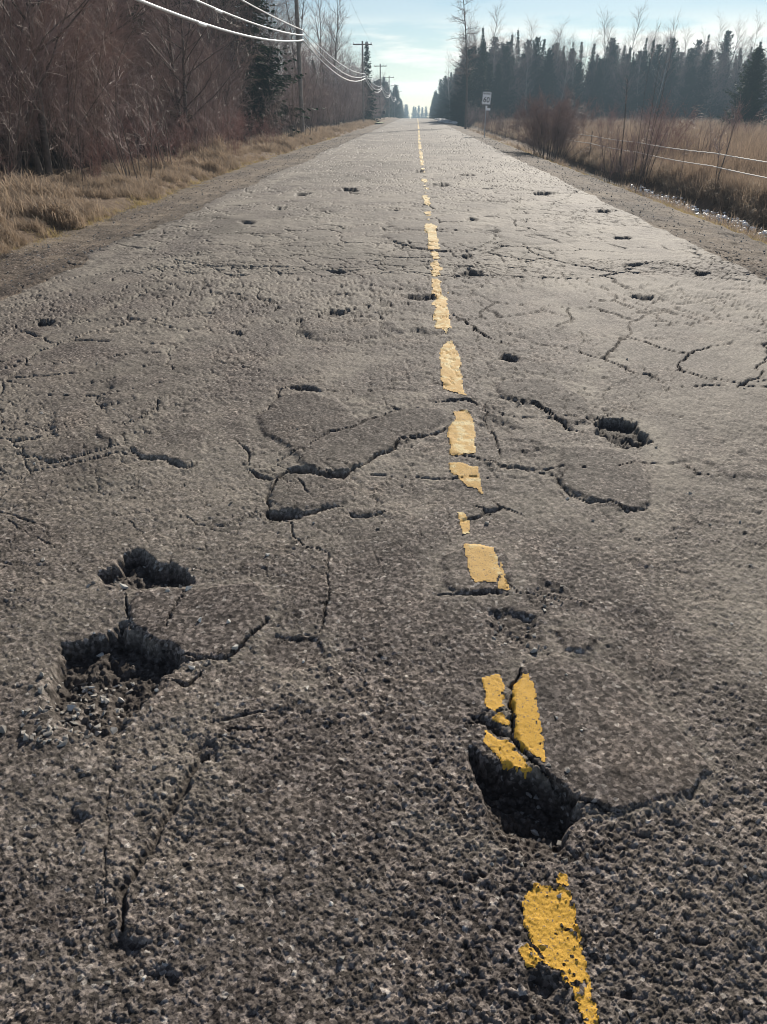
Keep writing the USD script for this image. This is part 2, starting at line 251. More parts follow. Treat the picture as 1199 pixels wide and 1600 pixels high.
PAINT=[
 [(0.26,0.964),(0.272,0.991),(0.297,1.014),(0.319,1.018),(0.333,1.005),(0.351,1.009),(0.371,0.999),(0.373,0.96),(0.37,0.928),(0.374,0.903),(0.372,0.88),(0.374,0.852),(0.376,0.817),(0.373,0.792),(0.376,0.769),(0.374,0.751),(0.375,0.737),(0.359,0.694),(0.349,0.694),(0.351,0.744),(0.345,0.759),(0.335,0.783),(0.34,0.798),(0.322,0.811),(0.321,0.831),(0.292,0.842),(0.282,0.872),(0.268,0.889),(0.259,0.92)],
 [(0.239,0.868),(0.26,0.88),(0.277,0.871),(0.286,0.844),(0.277,0.833),(0.252,0.839)],
 [(0.348,1.039),(0.371,1.042),(0.368,1.016),(0.345,1.015)],
 [(0.232,1.686),(0.282,1.708),(0.297,1.65),(0.285,1.567),(0.255,1.54),(0.231,1.557),(0.234,1.617)],
 [(0.366,1.709),(0.379,1.692),(0.38,1.563),(0.375,1.426),(0.37,1.344),(0.351,1.367),(0.321,1.405),(0.297,1.455),(0.313,1.51),(0.306,1.581),(0.322,1.651)],
 [(0.238,1.515),(0.271,1.536),(0.299,1.495),(0.285,1.485)],
 [(0.224,1.473),(0.246,1.448),(0.294,1.422),(0.316,1.368),(0.333,1.333),(0.316,1.326),(0.262,1.353),(0.238,1.395),(0.214,1.419)],
 [(0.213,2.443),(0.287,2.451),(0.329,2.419),(0.337,2.35),(0.342,2.254),(0.319,2.178),(0.291,2.177),(0.245,2.175),(0.229,2.22),(0.223,2.314)],
 [(0.355,2.351),(0.353,2.221),(0.37,2.144),(0.319,2.138),(0.334,2.212)],
 [(0.207,2.472),(0.247,2.498),(0.288,2.466)],
 [(0.201,2.725),(0.239,2.715),(0.261,2.633),(0.257,2.534),(0.217,2.512),(0.205,2.589)],
 [(0.189,3.194),(0.255,3.204),(0.28,3.169),(0.325,3.149),(0.324,2.973),(0.329,2.884),(0.299,2.946),(0.261,2.951),(0.228,3.042),(0.189,3.102)],
 [(0.233,3.857),(0.3,3.9),(0.332,3.832),(0.346,3.672),(0.324,3.304),(0.202,3.284),(0.195,3.525),(0.2,3.657),(0.245,3.733)],
 [(0.2,5.139),(0.288,5.376),(0.312,5.192),(0.335,4.914),(0.315,4.376),(0.325,4.133),(0.277,4.175),(0.191,4.275),(0.187,4.694)],
 [(0.205,6.546),(0.29,6.55),(0.31,6.179),(0.308,5.629),(0.173,5.605),(0.187,6.24)],
 [(0.183,11.232),(0.323,11.238),(0.309,9.357),(0.175,9.352)],
 [(0.205,9.26),(0.306,9.264),(0.307,8.743),(0.204,8.739)],
 [(0.313,2.006),(0.323,1.992),(0.325,1.971),(0.313,1.978)],
]
LINE=[(0.312,0.931),(0.31,1.547),(0.294,2.295),(0.27,3.554),(0.263,4.766),(0.249,5.962),(0.261,7.811),(0.246,10.161),(0.229,12.462),(0.21,18.139),(0.191,24.677),(0.166,41.841),(0.19,100.024)]
DUST=[
 ([(-2.55,9.782),(-2.547,7.373),(-2.681,6.057),(-2.769,5.183),(-2.854,4.784)],0.06,0.8),
 ([(-2.498,7.534),(-2.632,6.53),(-2.816,5.735),(-2.918,5.094)],0.05,0.6),
 ([(-1.907,9.555),(-1.819,8.076),(-1.859,6.822),(-1.811,5.878),(-1.804,5.488),(-1.694,4.831)],0.09,0.8),
 ([(-1.786,12.79),(-1.804,9.812),(-1.68,8.081),(-1.528,6.973)],0.12,0.7),
 ([(-1.532,4.301),(-1.46,3.859),(-1.498,3.398),(-1.333,3.026),(-1.305,2.71)],0.08,0.6),
 ([(-1.034,3.416),(-0.865,3.115),(-0.875,2.787),(-0.969,2.357)],0.08,0.5),
 ([(-0.297,3.806),(-0.157,3.912),(0.064,4.133),(-0.315,4.063)],0.08,0.7),
 ([(-0.154,3.074),(-0.004,3.223),(0.149,3.086),(0.028,2.707)],0.06,0.5),
 ([(1.029,4.405),(1.164,3.965),(1.32,3.512),(1.225,2.996)],0.14,0.7),
 ([(1.234,6.687),(1.407,5.618),(1.398,4.957),(1.029,4.405)],0.16,0.7),
 ([(1.5,3.284),(1.223,2.813),(0.942,2.582)],0.12,0.6),
 ([(-0.39,1.625),(-0.318,1.655),(-0.213,1.578)],0.05,0.5),
 ([(-1.066,8.485),(-0.685,7.449),(-0.257,6.384)],0.14,0.5),
 ([(1.425,9.943),(1.626,7.543),(1.811,6.711)],0.2,0.7),
 ([(0.682,16.665),(1.574,11.096),(2.171,8.238)],0.3,0.6),
 ([(-1.208,16.588),(-1.473,9.825)],0.25,0.5),
 ([(-3.767,7.324),(-3.694,9.241),(-4.071,14.095),(-4.537,24.485)],0.15,0.6),
 ([(-3.729,6.486),(-3.658,8.001),(-3.956,11.541)],0.12,0.6),
 ([(0.154,2.403),(0.184,2.03)],0.05,0.3),
 ([(-0.697,1.143),(-0.537,1.244)],0.05,0.4),
 ([(0.015,1.154),(0.194,1.093)],0.05,0.4),
]
# ---------------------------------------------------------------- materials
def asphalt(name, c0, c1, dust, dark, cell, rough):
    usdkit.material(stage, L(name), {
        'g': ('geometry', {}), 't': ('attribute', {'attribute': 'tint'}), 's': ('separate_color', {}),
        'v': ('voronoi_texture', {'feature': 'f1', 'scale': cell, 'randomness': 1.0}), 'vs': ('separate_color', {}),
        'n1': ('noise_texture', {'scale': 2.3, 'detail': 6.0, 'roughness': 0.65}),
        'n2': ('noise_texture', {'scale': 55.0, 'detail': 3.0, 'roughness': 0.7}),
        'n3': ('noise_texture', {'scale': 420.0, 'detail': 2.0, 'roughness': 0.6}),
        'r': ('rgb_ramp', {'ramp': [(0.0, np.array(c0) * 0.40), (0.35, np.array(c0) * 0.9), (0.7, c1), (0.90, np.array(c1) * 1.2), (0.95, np.array(c1) * 1.45), (1.0, (0.30, 0.28, 0.26))]}),
        'm1': ('mix', {'mix_type': 'multiply', 'fac': 1.0}), 'm2': ('mix', {'mix_type': 'multiply', 'fac': 1.0}), 'k1': ('rgb_ramp', {'ramp': [(0.25, (0.62, 0.60, 0.60)), (0.5, (0.98, 0.97, 0.97)), (0.75, (1.42, 1.36, 1.28))]}), 'k2': ('rgb_ramp', {'ramp': [(0.28, (0.35, 0.34, 0.33)), (0.5, (0.95, 0.95, 0.95)), (0.72, (1.75, 1.72, 1.65))]}),
        'sb': ('map_range', {'from_min': 0.0, 'from_max': 1.0, 'to_min': 0.45, 'to_max': 1.65}), 'm3': ('mix', {'mix_type': 'multiply', 'fac': 1.0}), 'cb': ('combine_color', {}), 'dn': ('math', {'math_type': 'multiply_add', 'value2': 2.4, 'value3': -0.35}), 'dm': ('math', {'math_type': 'multiply', 'use_clamp': True}),
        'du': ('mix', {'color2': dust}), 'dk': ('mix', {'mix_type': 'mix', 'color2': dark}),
        'bf': ('bump', {'strength': 0.8, 'distance': 0.0022, 'use_object_space': False}),
        'b2': ('bump', {'strength': 0.5, 'distance': 0.006}),
        'p': ('principled_bsdf', {'roughness': rough, 'specular_ior_level': 0.16})},
        [('t.color', 's.color'), ('g.position', 'v.vector'), ('g.position', 'n1.vector'), ('g.position', 'n2.vector'), ('g.position', 'n3.vector'),
         ('v.color', 'vs.color'), ('vs.r', 'r.fac'), ('r.color', 'm1.color1'), ('n1.fac', 'k1.fac'), ('k1.color', 'm1.color2'), ('m1.color', 'm2.color1'), ('n2.fac', 'k2.fac'), ('k2.color', 'm2.color2'),
         ('n2.fac', 'dn.value1'), ('dn.value', 'dm.value1'), ('s.r', 'dm.value2'),
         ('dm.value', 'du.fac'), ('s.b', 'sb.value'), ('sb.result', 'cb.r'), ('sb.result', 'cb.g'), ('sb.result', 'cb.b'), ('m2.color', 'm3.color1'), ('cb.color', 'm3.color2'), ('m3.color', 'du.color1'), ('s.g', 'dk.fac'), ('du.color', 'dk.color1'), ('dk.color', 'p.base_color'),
         ('n2.fac', 'b2.height'), ('n3.fac', 'bf.height'), ('b2.normal', 'bf.normal'), ('bf.normal', 'p.normal')], surface='p.BSDF')
asphalt('asphalt', (0.074, 0.062, 0.056), (0.145, 0.125, 0.114), (0.265, 0.238, 0.198), (0.030, 0.024, 0.020), 95.0, 0.8)
asphalt('gravel', (0.062, 0.048, 0.040), (0.115, 0.091, 0.075), (0.30, 0.24, 0.175), (0.035, 0.028, 0.024), 60.0, 0.95)
usdkit.material(stage, L('road_paint'), {
    'g': ('geometry', {}), 't': ('attribute', {'attribute': 'tint'}), 's': ('separate_color', {}),
    'n': ('noise_texture', {'scale': 16.0, 'detail': 4.0, 'roughness': 0.6}), 'n2': ('noise_texture', {'scale': 380.0, 'detail': 3.0, 'roughness': 0.7}),
    'r': ('rgb_ramp', {'ramp': [(0.0, (0.66, 0.56, 0.33)), (0.40, (0.62, 0.50, 0.26)), (0.50, (0.52, 0.34, 0.12)), (1.0, (0.48, 0.29, 0.085))]}),
    'ad': ('math', {'math_type': 'add'}), 'sub': ('math', {'math_type': 'subtract', 'value2': 0.5}),
    'near': ('mix', {'color2': (0.55, 0.32, 0.05)}), 'd': ('rgb_ramp', {'ramp': [(0.0, (0.30, 0.27, 0.25)), (0.36, (0.62, 0.58, 0.54)), (0.5, (1, 1, 1)), (1, (1, 1, 1))]}), 'n3': ('noise_texture', {'scale': 130.0, 'detail': 4.0, 'roughness': 0.7}), 'fl': ('rgb_ramp', {'ramp': [(0.0, (1, 1, 1)), (0.36, (1, 1, 1)), (0.42, (0, 0, 0)), (1.0, (0, 0, 0))]}), 'as': ('mix', {'color2': (0.10, 0.088, 0.078)}),
    'mul': ('mix', {'mix_type': 'multiply', 'fac': 1.0}), 'b': ('bump', {'strength': 0.5, 'distance': 0.0012}),
    'p': ('principled_bsdf', {'roughness': 0.75, 'specular_ior_level': 0.15})},
    [('t.color', 's.color'), ('g.position', 'n.vector'), ('g.position', 'n2.vector'), ('n.fac', 'ad.value1'), ('s.r', 'sub.value1'), ('sub.value', 'ad.value2'), ('ad.value', 'r.fac'),
     ('r.color', 'near.color1'), ('s.g', 'near.fac'), ('n2.fac', 'd.fac'), ('near.color', 'mul.color1'), ('d.color', 'mul.color2'), ('g.position', 'n3.vector'), ('n3.fac', 'fl.fac'), ('fl.color', 'as.fac'), ('mul.color', 'as.color1'), ('as.color', 'p.base_color'), ('n2.fac', 'b.height'), ('b.normal', 'p.normal')], surface='p.BSDF')

def rough_mat(name, c0, c1, scale=20.0, rough=0.85, spec=0.3, island=False, transl=0.0, obj_var=0.0, bump=0.0):
    nodes = {'g': ('geometry', {}), 'n': ('noise_texture', {'scale': scale, 'detail': 4.0, 'roughness': 0.6}), 'r': ('rgb_ramp', {'ramp': [(0.25, c0), (0.75, c1)]}),
             'p': ('principled_bsdf', {'roughness': rough, 'specular_ior_level': spec})}
    links = [('g.position', 'n.vector'), ('r.color', 'h.color'), ('h.color', 'p.base_color')]
    nodes['h'] = ('hsv', {'hue': 0.5})
    if island:
        nodes['w'] = ('math', {'math_type': 'multiply', 'value2': 1.0}); links += [('g.random_per_island', 'r.fac')]; nodes.pop('w')
    else: links += [('n.fac', 'r.fac')]
    if obj_var:
        nodes['o'] = ('object_info', {}); nodes['mr'] = ('map_range', {'from_min': 0.0, 'from_max': 1.0, 'to_min': 1 - obj_var, 'to_max': 1 + obj_var})
        links += [('o.random', 'mr.value'), ('mr.result', 'h.value')]
    if bump:
        nodes['b'] = ('bump', {'strength': 0.8, 'distance': bump}); links += [('n.fac', 'b.height'), ('b.normal', 'p.normal')]
    surf = 'p.BSDF'
    if transl:
        nodes['tr'] = ('translucent_bsdf', {}); nodes['mx'] = ('mix_closure', {'fac': transl}); links += [('h.color', 'tr.color'), ('p.BSDF', 'mx.closure1'), ('tr.BSDF', 'mx.closure2')]; surf = 'mx.closure'
    usdkit.material(stage, L(name), nodes, links, surface=surf)
rough_mat('soil', (0.075, 0.052, 0.036), (0.20, 0.145, 0.10), 6.0, 0.95, 0.1, bump=0.03)
rough_mat('straw', (0.36, 0.28, 0.205), (0.92, 0.82, 0.67), island=True, transl=0.42, obj_var=0.25, rough=0.7)
rough_mat('field_straw', (0.33, 0.25, 0.185), (0.74, 0.61, 0.47), island=True, transl=0.35, obj_var=0.25, rough=0.7)
rough_mat('lip_grass', (0.42, 0.33, 0.16), (0.78, 0.64, 0.32), island=True, transl=0.4, obj_var=0.2, rough=0.7)
rough_mat('twig_red', (0.27, 0.185, 0.158), (0.84, 0.66, 0.58), island=True, obj_var=0.25, rough=0.6, spec=0.35)
rough_mat('twig_dogwood', (0.26, 0.14, 0.115), (0.62, 0.41, 0.34), island=True, obj_var=0.25, rough=0.6, spec=0.35)
rough_mat('twig_grey', (0.30, 0.215, 0.185), (0.85, 0.70, 0.62), island=True, obj_var=0.25, rough=0.6, spec=0.35)
rough_mat('bark_dark', (0.06, 0.047, 0.04), (0.15, 0.12, 0.10), 9.0, obj_var=0.2)
rough_mat('bark_pale', (0.19, 0.175, 0.16), (0.36, 0.34, 0.31), 7.0, obj_var=0.2)
rough_mat('needles', (0.026, 0.042, 0.020), (0.085, 0.105, 0.042), island=True, obj_var=0.3, rough=0.8, spec=0.08, transl=0.15)
rough_mat('needles_light', (0.035, 0.050, 0.020), (0.10, 0.12, 0.045), island=True, obj_var=0.2, rough=0.75, spec=0.12, transl=0.2)
rough_mat('pole_wood', (0.15, 0.125, 0.105), (0.27, 0.235, 0.205), 5.0, rough=0.85)
rough_mat('metal', (0.30, 0.31, 0.32), (0.42, 0.43, 0.44), 14.0, rough=0.4, spec=0.5)
rough_mat('sign_white', (0.84, 0.84, 0.85), (0.88, 0.88, 0.88), 4.0, rough=0.4)
rough_mat('sign_black', (0.012, 0.012, 0.014), (0.02, 0.02, 0.022), 4.0, rough=0.5)
rough_mat('cable', (0.50, 0.50, 0.50), (0.64, 0.64, 0.64), 3.0, rough=0.28, spec=0.9)
rough_mat('wire', (0.16, 0.16, 0.17), (0.26, 0.26, 0.27), 3.0, rough=0.4, spec=0.5)
rough_mat('rope', (0.66, 0.62, 0.56), (0.78, 0.74, 0.68), 8.0, rough=0.6)
rough_mat('old_snow', (0.34, 0.33, 0.32), (0.52, 0.51, 0.50), 3.0, rough=0.7)
rough_mat('snow_look', (0.72, 0.73, 0.76), (0.85, 0.86, 0.88), 3.0, rough=0.5)
rough_mat('stone', (0.14, 0.13, 0.12), (0.30, 0.28, 0.25), 30.0, rough=0.8, obj_var=0.35)
rough_mat('stone_pale', (0.36, 0.34, 0.31), (0.52, 0.50, 0.46), 30.0, rough=0.7)
rough_mat('lawn', (0.10, 0.12, 0.04), (0.19, 0.19, 0.08), 4.0, rough=0.9)
rough_mat('far_wall', (0.35, 0.34, 0.33), (0.45, 0.44, 0.42), 2.0)
rough_mat('water', (0.02, 0.022, 0.02), (0.035, 0.035, 0.03), 3.0, rough=0.12, spec=0.6, bump=0.01)
# ---------------------------------------------------------------- the road surface: one height field, in metres
def inside(px, py, poly):
    c = np.zeros(len(px), bool); q = np.asarray(poly)
    for (x0, y0), (x1, y1) in zip(q, np.roll(q, -1, 0)):
        if y0 == y1: continue
        c ^= ((y0 > py) != (y1 > py)) & (px < (x1 - x0) * (py - y0) / (y1 - y0) + x0)
    return c
def pdist(px, py, pts, closed=False):
    q = np.asarray(pts, float); e = np.roll(q, -1, 0) if closed else q[1:]
    d = np.full(len(px), 1e9)
    for (x0, y0), (x1, y1) in zip(q if closed else q[:-1], e):
        dx, dy = x1 - x0, y1 - y0; t = np.clip(((px - x0) * dx + (py - y0) * dy) / (dx * dx + dy * dy + 1e-12), 0, 1)
        np.minimum(d, np.hypot(px - x0 - t * dx, py - y0 - t * dy), out=d)
    return d
def box_of(px, py, pts, m):
    q = np.asarray(pts); return np.nonzero((px > q[:, 0].min() - m) & (px < q[:, 0].max() + m) & (py > q[:, 1].min() - m) & (py < q[:, 1].max() + m))[0]

# rows: close together near the viewer's feet, farther apart far away; columns: fine over the middle, coarse at the sides
def row_ys():
    vs = np.concatenate([np.arange(1650, 430, -1.65), np.arange(430, 196, -0.62)])
    th = np.arctan((vs - 800) / 1130.0) + PITCH
    ys = EYE / np.tan(th)
    return np.concatenate([np.linspace(-3.0, ys[0], 46)[:-1], ys, np.geomspace(ys[-1] + 1.5, 700, 110)])
ROWS = row_ys()
XL, XR = -6.1, 5.35
NC, NS = 740, 46
def build_rows():
    u = np.linspace(-1, 1, NC); out = np.empty((len(ROWS), NC + 2 * NS)); side = np.linspace(0, 1, NS + 1)[1:] ** 1.6
    for k, yy in enumerate(ROWS):
        d = max(yy, 0.75) * math.cos(PITCH) + EYE * math.sin(PITCH)
        w = 1.16 * d * 600 / 1130 + 0.05; c = -0.0406 * max(yy, 0)
        a, b = max(c - w, XL + 0.1), min(c + w, XR - 0.1)
        out[k] = np.concatenate([(a - (a - XL) * side)[::-1], a + (b - a) * (u + 1) / 2, b + (XR - b) * side])
    return out
GX = build_rows(); GY = np.broadcast_to(ROWS[:, None], GX.shape)
shape = GX.shape
X, Y = GX.ravel(), GY.ravel().copy()
YY = np.maximum(Y, 0.5)
scale = np.clip(YY / 2.0, 0.5, 6.0)                       # size of raggedness
EDGE_R = 3.62 + 0.14 * fb(Y * 0 + 3.0, Y, 1.2, 5, 7, 0.7); EDGE_L = -3.86 + 0.40 * fb(Y * 0 + 9.0, Y, 3.0, 5, 8, 0.65)
on_r, on_l = X - EDGE_R, EDGE_L - X
Z = base_z(Y) - 0.012 * np.abs(X - 0.2) / 3 + 0.016 * fb(X, Y, 1.7, 3, 1) + 0.007 * fb(X, Y, 0.5, 3, 2)
# rough and smooth areas
ROUGH = np.clip(0.75 + 0.75 * fb(X, Y, 0.8, 4, 21) + 0.35 * sst(2.2, 1.1, Y) + 0.25 * sst(0.5, 1.5, X) * sst(4, 1, Y), 0.25, 1.7)
dust = sst(0.3, 3.5, Y + 1.2) * np.clip(0.12 + 0.95 * fb(X, Y, 0.9, 5, 31, 0.6) + 0.25 * fb(X * 2.5, Y * 0.5, 1.6, 4, 35) + 0.22 * sst(2.0, 7.0, Y), 0, 1) * 0.8
dark = np.clip(0.85 * fb(X, Y, 0.55, 4, 41) - 0.28, 0, 0.5) + np.clip(1.1 * fb(X * 0.6, Y * 0.45, 1.3, 5, 40, 0.65) - 0.06, 0, 0.6) * sst(3, 9, Y)
# ruts of paler sand by the left edge of the tarmac, and dark wheel tracks on the shoulders
wob = 0.18 * fb(X * 0, Y, 2.5, 3, 44)
dust = np.maximum(dust, 0.95 * np.clip(1.5 * fb(X * 0.8, Y * 0.55, 0.7, 5, 36, 0.65) - 0.2, 0, 0.6) * sst(2.6, 4.5, Y))
for xc, wd, k in ((-2.62, 0.07, 0.5), (-3.45, 0.22, 0.6), (-1.75, 0.25, 0.35), (2.2, 0.7, 0.28), (-4.35, 0.16, 0.5)):
    dust = np.maximum(dust, k * np.exp(-((X - xc - wob) / wd) ** 2) * np.clip(0.7 + 1.2 * fb(X, Y, 0.35, 4, 45), 0, 1.4) * sst(2.5, 5.5, Y))
dark = np.maximum(dark, 0.55 * np.exp(-((X + 4.0 - wob) / 0.2) ** 2) * np.clip(0.6 + fb(X, Y, 0.8, 3, 46), 0, 1))
for pts, w, s_ in DUST:
    i = box_of(X, Y, pts, 4 * w); d = pdist(X[i] + 0.6 * w * fb(X[i], Y[i], 3 * w, 3, 47), Y[i] + 0.6 * w * fb(X[i], Y[i], 3 * w, 3, 48), pts)
    dust[i] = np.maximum(dust[i], s_ * np.exp(-(d / w) ** 2) * np.clip(0.75 + 0.9 * fb(X[i], Y[i], 1.5 * w, 3, 49), 0, 1.3))
# ragged coordinates for everything broken
lod = np.minimum(YY, 40.0); U, V = X / lod, np.where(YY < 40, np.log(YY), math.log(40) + (YY - 40) / 40)      # raggedness grows with the size of the breaks farther off
wx = X + scale * 0.019 * fb(U, V, 0.05, 5, 51, 0.7); wy = Y + scale * 0.019 * fb(U, V, 0.05, 5, 55, 0.7) * np.clip(YY / 8, 1, 2.5)
wx2 = X + scale * 0.006 * fb(U, V, 0.016, 4, 61, 0.7); wy2 = Y + scale * 0.006 * fb(U, V, 0.016, 4, 65, 0.7) * np.clip(YY / 4, 1, 4)
pa = list(PATCHES); rp = np.random.default_rng(73)
for k in range(34):                                       # older repairs farther off
    yy = 3.2 * (60 / 3.2) ** rp.random(); xx = rp.uniform(-3.4, 3.2) if yy > 5 else rp.choice([-1, 1]) * rp.uniform(0.9, 1.9); a = rp.uniform(0.15, 0.6) * (0.7 + yy / 20); b = a * rp.uniform(0.5, 1.6); th = np.sort(rp.random(10)) * 2 * np.pi; rr = rp.uniform(0.75, 1.15, 10)
    pa.append(([(xx + a * r * math.cos(t), yy + b * r * math.sin(t)) for t, r in zip(th, rr)], rp.uniform(0.004, 0.012) * (1 + yy / 30), rp.uniform(0, 0.8)))
for poly, rise, tone in pa:
    m = 0.05 + 0.02 * np.mean([q[1] for q in poly]); i = box_of(X, Y, poly, m)
    sd = pdist(wx[i], wy[i], poly, True) * np.where(inside(wx[i], wy[i], poly), 1, -1); e = 0.006 * scale[i]
    k = sst(-e, 2.5 * e, sd); Z[i] += rise * k; ROUGH[i] = ROUGH[i] * (1 - k) + 0.42 * k
    dust[i] *= 1 - 0.7 * k * min(1, tone + 0.2); dark[i] = np.maximum(dark[i] * (1 - 0.6 * k), 0.34 * tone * k)
    dust[i] = np.maximum(dust[i], 0.4 * np.exp(-np.abs(sd + 4 * e) / (6 * e)) * (sd < 0))
rg = np.random.default_rng(71)
cr = list(CRACKS)
for k in range(130):                                      # the many small breaks farther off
    yy = 9.5 * (95 / 9.5) ** rg.random(); xx = rg.uniform(-3.6, 3.4); n = rg.integers(3, 7); ln = rg.uniform(0.25, 1.0)
    p = [(xx, yy)]; ang = rg.normal(0, 0.35)
    for _ in range(n): ang += rg.normal(0, 0.5); p.append((p[-1][0] + ln / n * math.cos(ang), p[-1][1] + ln / n * math.sin(ang) * (1 + yy / 25)))
    cr.append((p, 0.012 + 0.0010 * yy, 0.02 + 0.0005 * yy))
for k in range(16):                                       # fine cracks between viewer and the middle distance
    yy = 1.0 * (9 / 1.0) ** rg.random(); xx = rg.uniform(-1, 1) * min(3.4, 0.7 + 0.55 * yy); n = rg.integers(4, 9); ln = rg.uniform(0.12, 0.5) * (0.6 + yy / 8)
    p = [(xx, yy)]; ang = rg.uniform(0, 2 * math.pi)
    for _ in range(n): ang += rg.normal(0, 0.5); p.append((p[-1][0] + ln / n * math.cos(ang), p[-1][1] + ln / n * math.sin(ang)))
    cr.append((p, 0.0022 + 0.0008 * yy, 0.006 + 0.001 * yy))
for pts, w, dep in cr:
    i = box_of(X, Y, pts, 0.06 + 0.02 * pts[0][1])
    if not len(i): continue
    d = pdist(wx[i], wy[i], pts); tip = np.minimum(np.hypot(wx[i] - pts[0][0], wy[i] - pts[0][1]), np.hypot(wx[i] - pts[-1][0], wy[i] - pts[-1][1]))
    ww = w * 0.85 * np.clip(0.68 + 0.75 * fb(U[i], V[i], 0.04, 3, 81, 0.6), 0.22, 1.5) * (0.4 + 0.6 * sst(0, 0.08 * scale[i].mean(), tip))
    k = np.clip(1.15 - d / ww, 0, 1); Z[i] -= dep * sst(0, 0.8, k); dark[i] = np.maximum(dark[i], 0.75 * k); near = np.exp(-d / (2.5 * w)); ROUGH[i] += 0.5 * near * (1 - k); Z[i] += 0.10 * dep * near * (1 - k)
ho = list(HOLES)
for k in range(8):
    yy = 11 * (90 / 11) ** rg.random(); xx = rg.uniform(-3.7, 3.4); a, b = rg.uniform(0.07, 0.22), rg.uniform(0.06, 0.18) * (1 + yy / 60); th = np.sort(rg.random(9)) * 2 * np.pi; rr = rg.uniform(0.6, 1.1, 9)
    ho.append(([(xx + a * r * math.cos(t), yy + b * r * math.sin(t)) for t, r in zip(th, rr)], 0.06, 0.03))
for k in range(0):
    yy = 0.85 * (6 / 0.85) ** rg.random(); xx = rg.uniform(-1, 1) * (0.6 + 0.5 * yy); a = rg.uniform(0.012, 0.035) * (0.8 + yy / 4); th = np.sort(rg.random(8)) * 2 * np.pi; rr = rg.uniform(0.5, 1.2, 8)
    ho.append(([(xx + 1.4 * a * r * math.cos(t), yy + a * r * math.sin(t)) for t, r in zip(th, rr)], 0.014, 0.006))
def jagged(p, f):
    p = np.asarray(p, float); e = np.roll(p, -1, 0); t = np.linspace(0, 1, 4, endpoint=False)[None, :, None]; q = (p[:, None] * (1 - t) + e[:, None] * t).reshape(-1, 2)
    return [tuple(k) for k in q + rg.normal(0, f, q.shape) * np.ptp(p, axis=0)]
ho = [(jagged(p, 0.010 if np.mean([q[1] for q in p]) < 3 else 0.06), a, b) for p, a, b in ho]
def network(s, seed, lo, hi, width, depth):
    """Connected cracking: the borders of irregular cells, wherever the surface is tired."""
    i = np.nonzero((Y > lo) & (Y < hi) & (np.abs(X) < 4))[0]; i = i[fb(X[i], Y[i], 1.5, 3, seed) > -0.02]
    gx, gy = np.meshgrid(np.arange(-4.5, 4.5, s), np.arange(lo - s, hi + s, s)); p = np.stack([gx.ravel(), gy.ravel()], 1) + np.random.default_rng(seed).uniform(-0.48, 0.48, (gx.size, 2)) * s
    d, _ = cKDTree(p).query(np.stack([wx[i] + 0.10 * s * fb(X[i], Y[i], 0.4 * s, 3, seed + 1), wy[i] + 0.10 * s * fb(X[i], Y[i], 0.4 * s, 3, seed + 2)], 1), k=2, workers=-1)
    w = width * np.clip(scale[i], 0.7, 5) * np.clip(0.6 + 0.9 * fb(U[i], V[i], 0.07, 3, seed + 3), 0, 1.4); m = sst(-0.02, 0.2, fb(X[i], Y[i], 1.5, 3, seed))
    k = np.clip(1.2 - (d[:, 1] - d[:, 0]) / 2 / np.maximum(w, 1e-5), 0, 1) * m * (w > 1e-4); Z[i] -= depth * np.clip(scale[i], 0.7, 3) * k; dark[i] = np.maximum(dark[i], 0.55 * k)
network(0.28, 301, 1.3, 20, 0.0022, 0.007); network(0.75, 311, 2.0, 60, 0.0034, 0.011); network(0.13, 321, 2.2, 9, 0.0016, 0.005); network(0.45, 331, 4.0, 40, 0.0026, 0.007); network(1.4, 341, 3.0, 80, 0.0032, 0.010)
hole_k = np.zeros(len(X))
for poly, d1, d2 in ho:
    q = np.asarray(poly); i = box_of(X, Y, poly, 0.05 + 0.02 * q[:, 1].mean())
    if not len(i): continue
    sd = pdist(wx[i], wy[i], poly, True) * np.where(inside(wx[i], wy[i], poly), 1, -1); soft = 4.0 if d1 < 0.028 else 2.6 if q[:, 1].mean() < 3 else 1.2; e = 0.0055 * scale[i] * soft
    xs_ = np.linspace(q[:, 0].min(), q[:, 0].max(), 60); top = np.full(60, -1e9)
    for (x0, y0), (x1, y1) in zip(q, np.roll(q, -1, 0)):
        lo, hi = min(x0, x1), max(x0, x1); m_ = (xs_ >= lo) & (xs_ <= hi)
        if hi > lo: top[m_] = np.maximum(top[m_], y0 + (y1 - y0) * (xs_[m_] - x0) / (x1 - x0))
    span_ = max(0.10, 0.8 * np.ptp(q[:, 1])); t = sst(0.0, 0.65, 1 - (np.interp(wx[i], xs_, top) - wy[i]) / span_) * (0.5 + 0.5 * sst(-0.02, 0.2 * np.ptp(q[:, 0]), wx[i] - q[:, 0].min())); dep = d2 + (d1 - d2) * t
    k = sst(-e, 1.5 * e + 0.05 * (1 - t) ** 2 * min(1, q[:, 1].mean() / 3 + 0.5), sd)
    Z[i] -= k * (dep + (0.018 * fb(X[i], Y[i], 0.05, 4, 83, 0.6) + 0.006 * vn(X[i], Y[i], 0.016, 84)) * min(1, d1 / 0.04)); Z[i] += 4 * k * (1 - k) * 0.012 * min(1, d1 / 0.05) * np.clip(scale[i], 0.6, 2) * fb(U[i], V[i], 0.010, 3, 85, 0.7); hole_k[i] = np.maximum(hole_k[i], k * min(1, d1 / 0.04))
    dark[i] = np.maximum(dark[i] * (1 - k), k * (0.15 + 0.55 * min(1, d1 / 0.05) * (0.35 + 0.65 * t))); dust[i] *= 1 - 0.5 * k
    ROUGH[i] = np.maximum(ROUGH[i], 1.3 * k)
i = box_of(X, Y, HOLES[3][0], 0.1); c = np.mean(HOLES[3][0], 0)      # the oval hole by the right wheel track has a raised lump in it
Z[i] += 0.026 * hole_k[i] * np.exp(-((X[i] - c[0] - 0.0) / 0.15) ** 2 - ((Y[i] - c[1] - 0.02) / 0.10) ** 2)
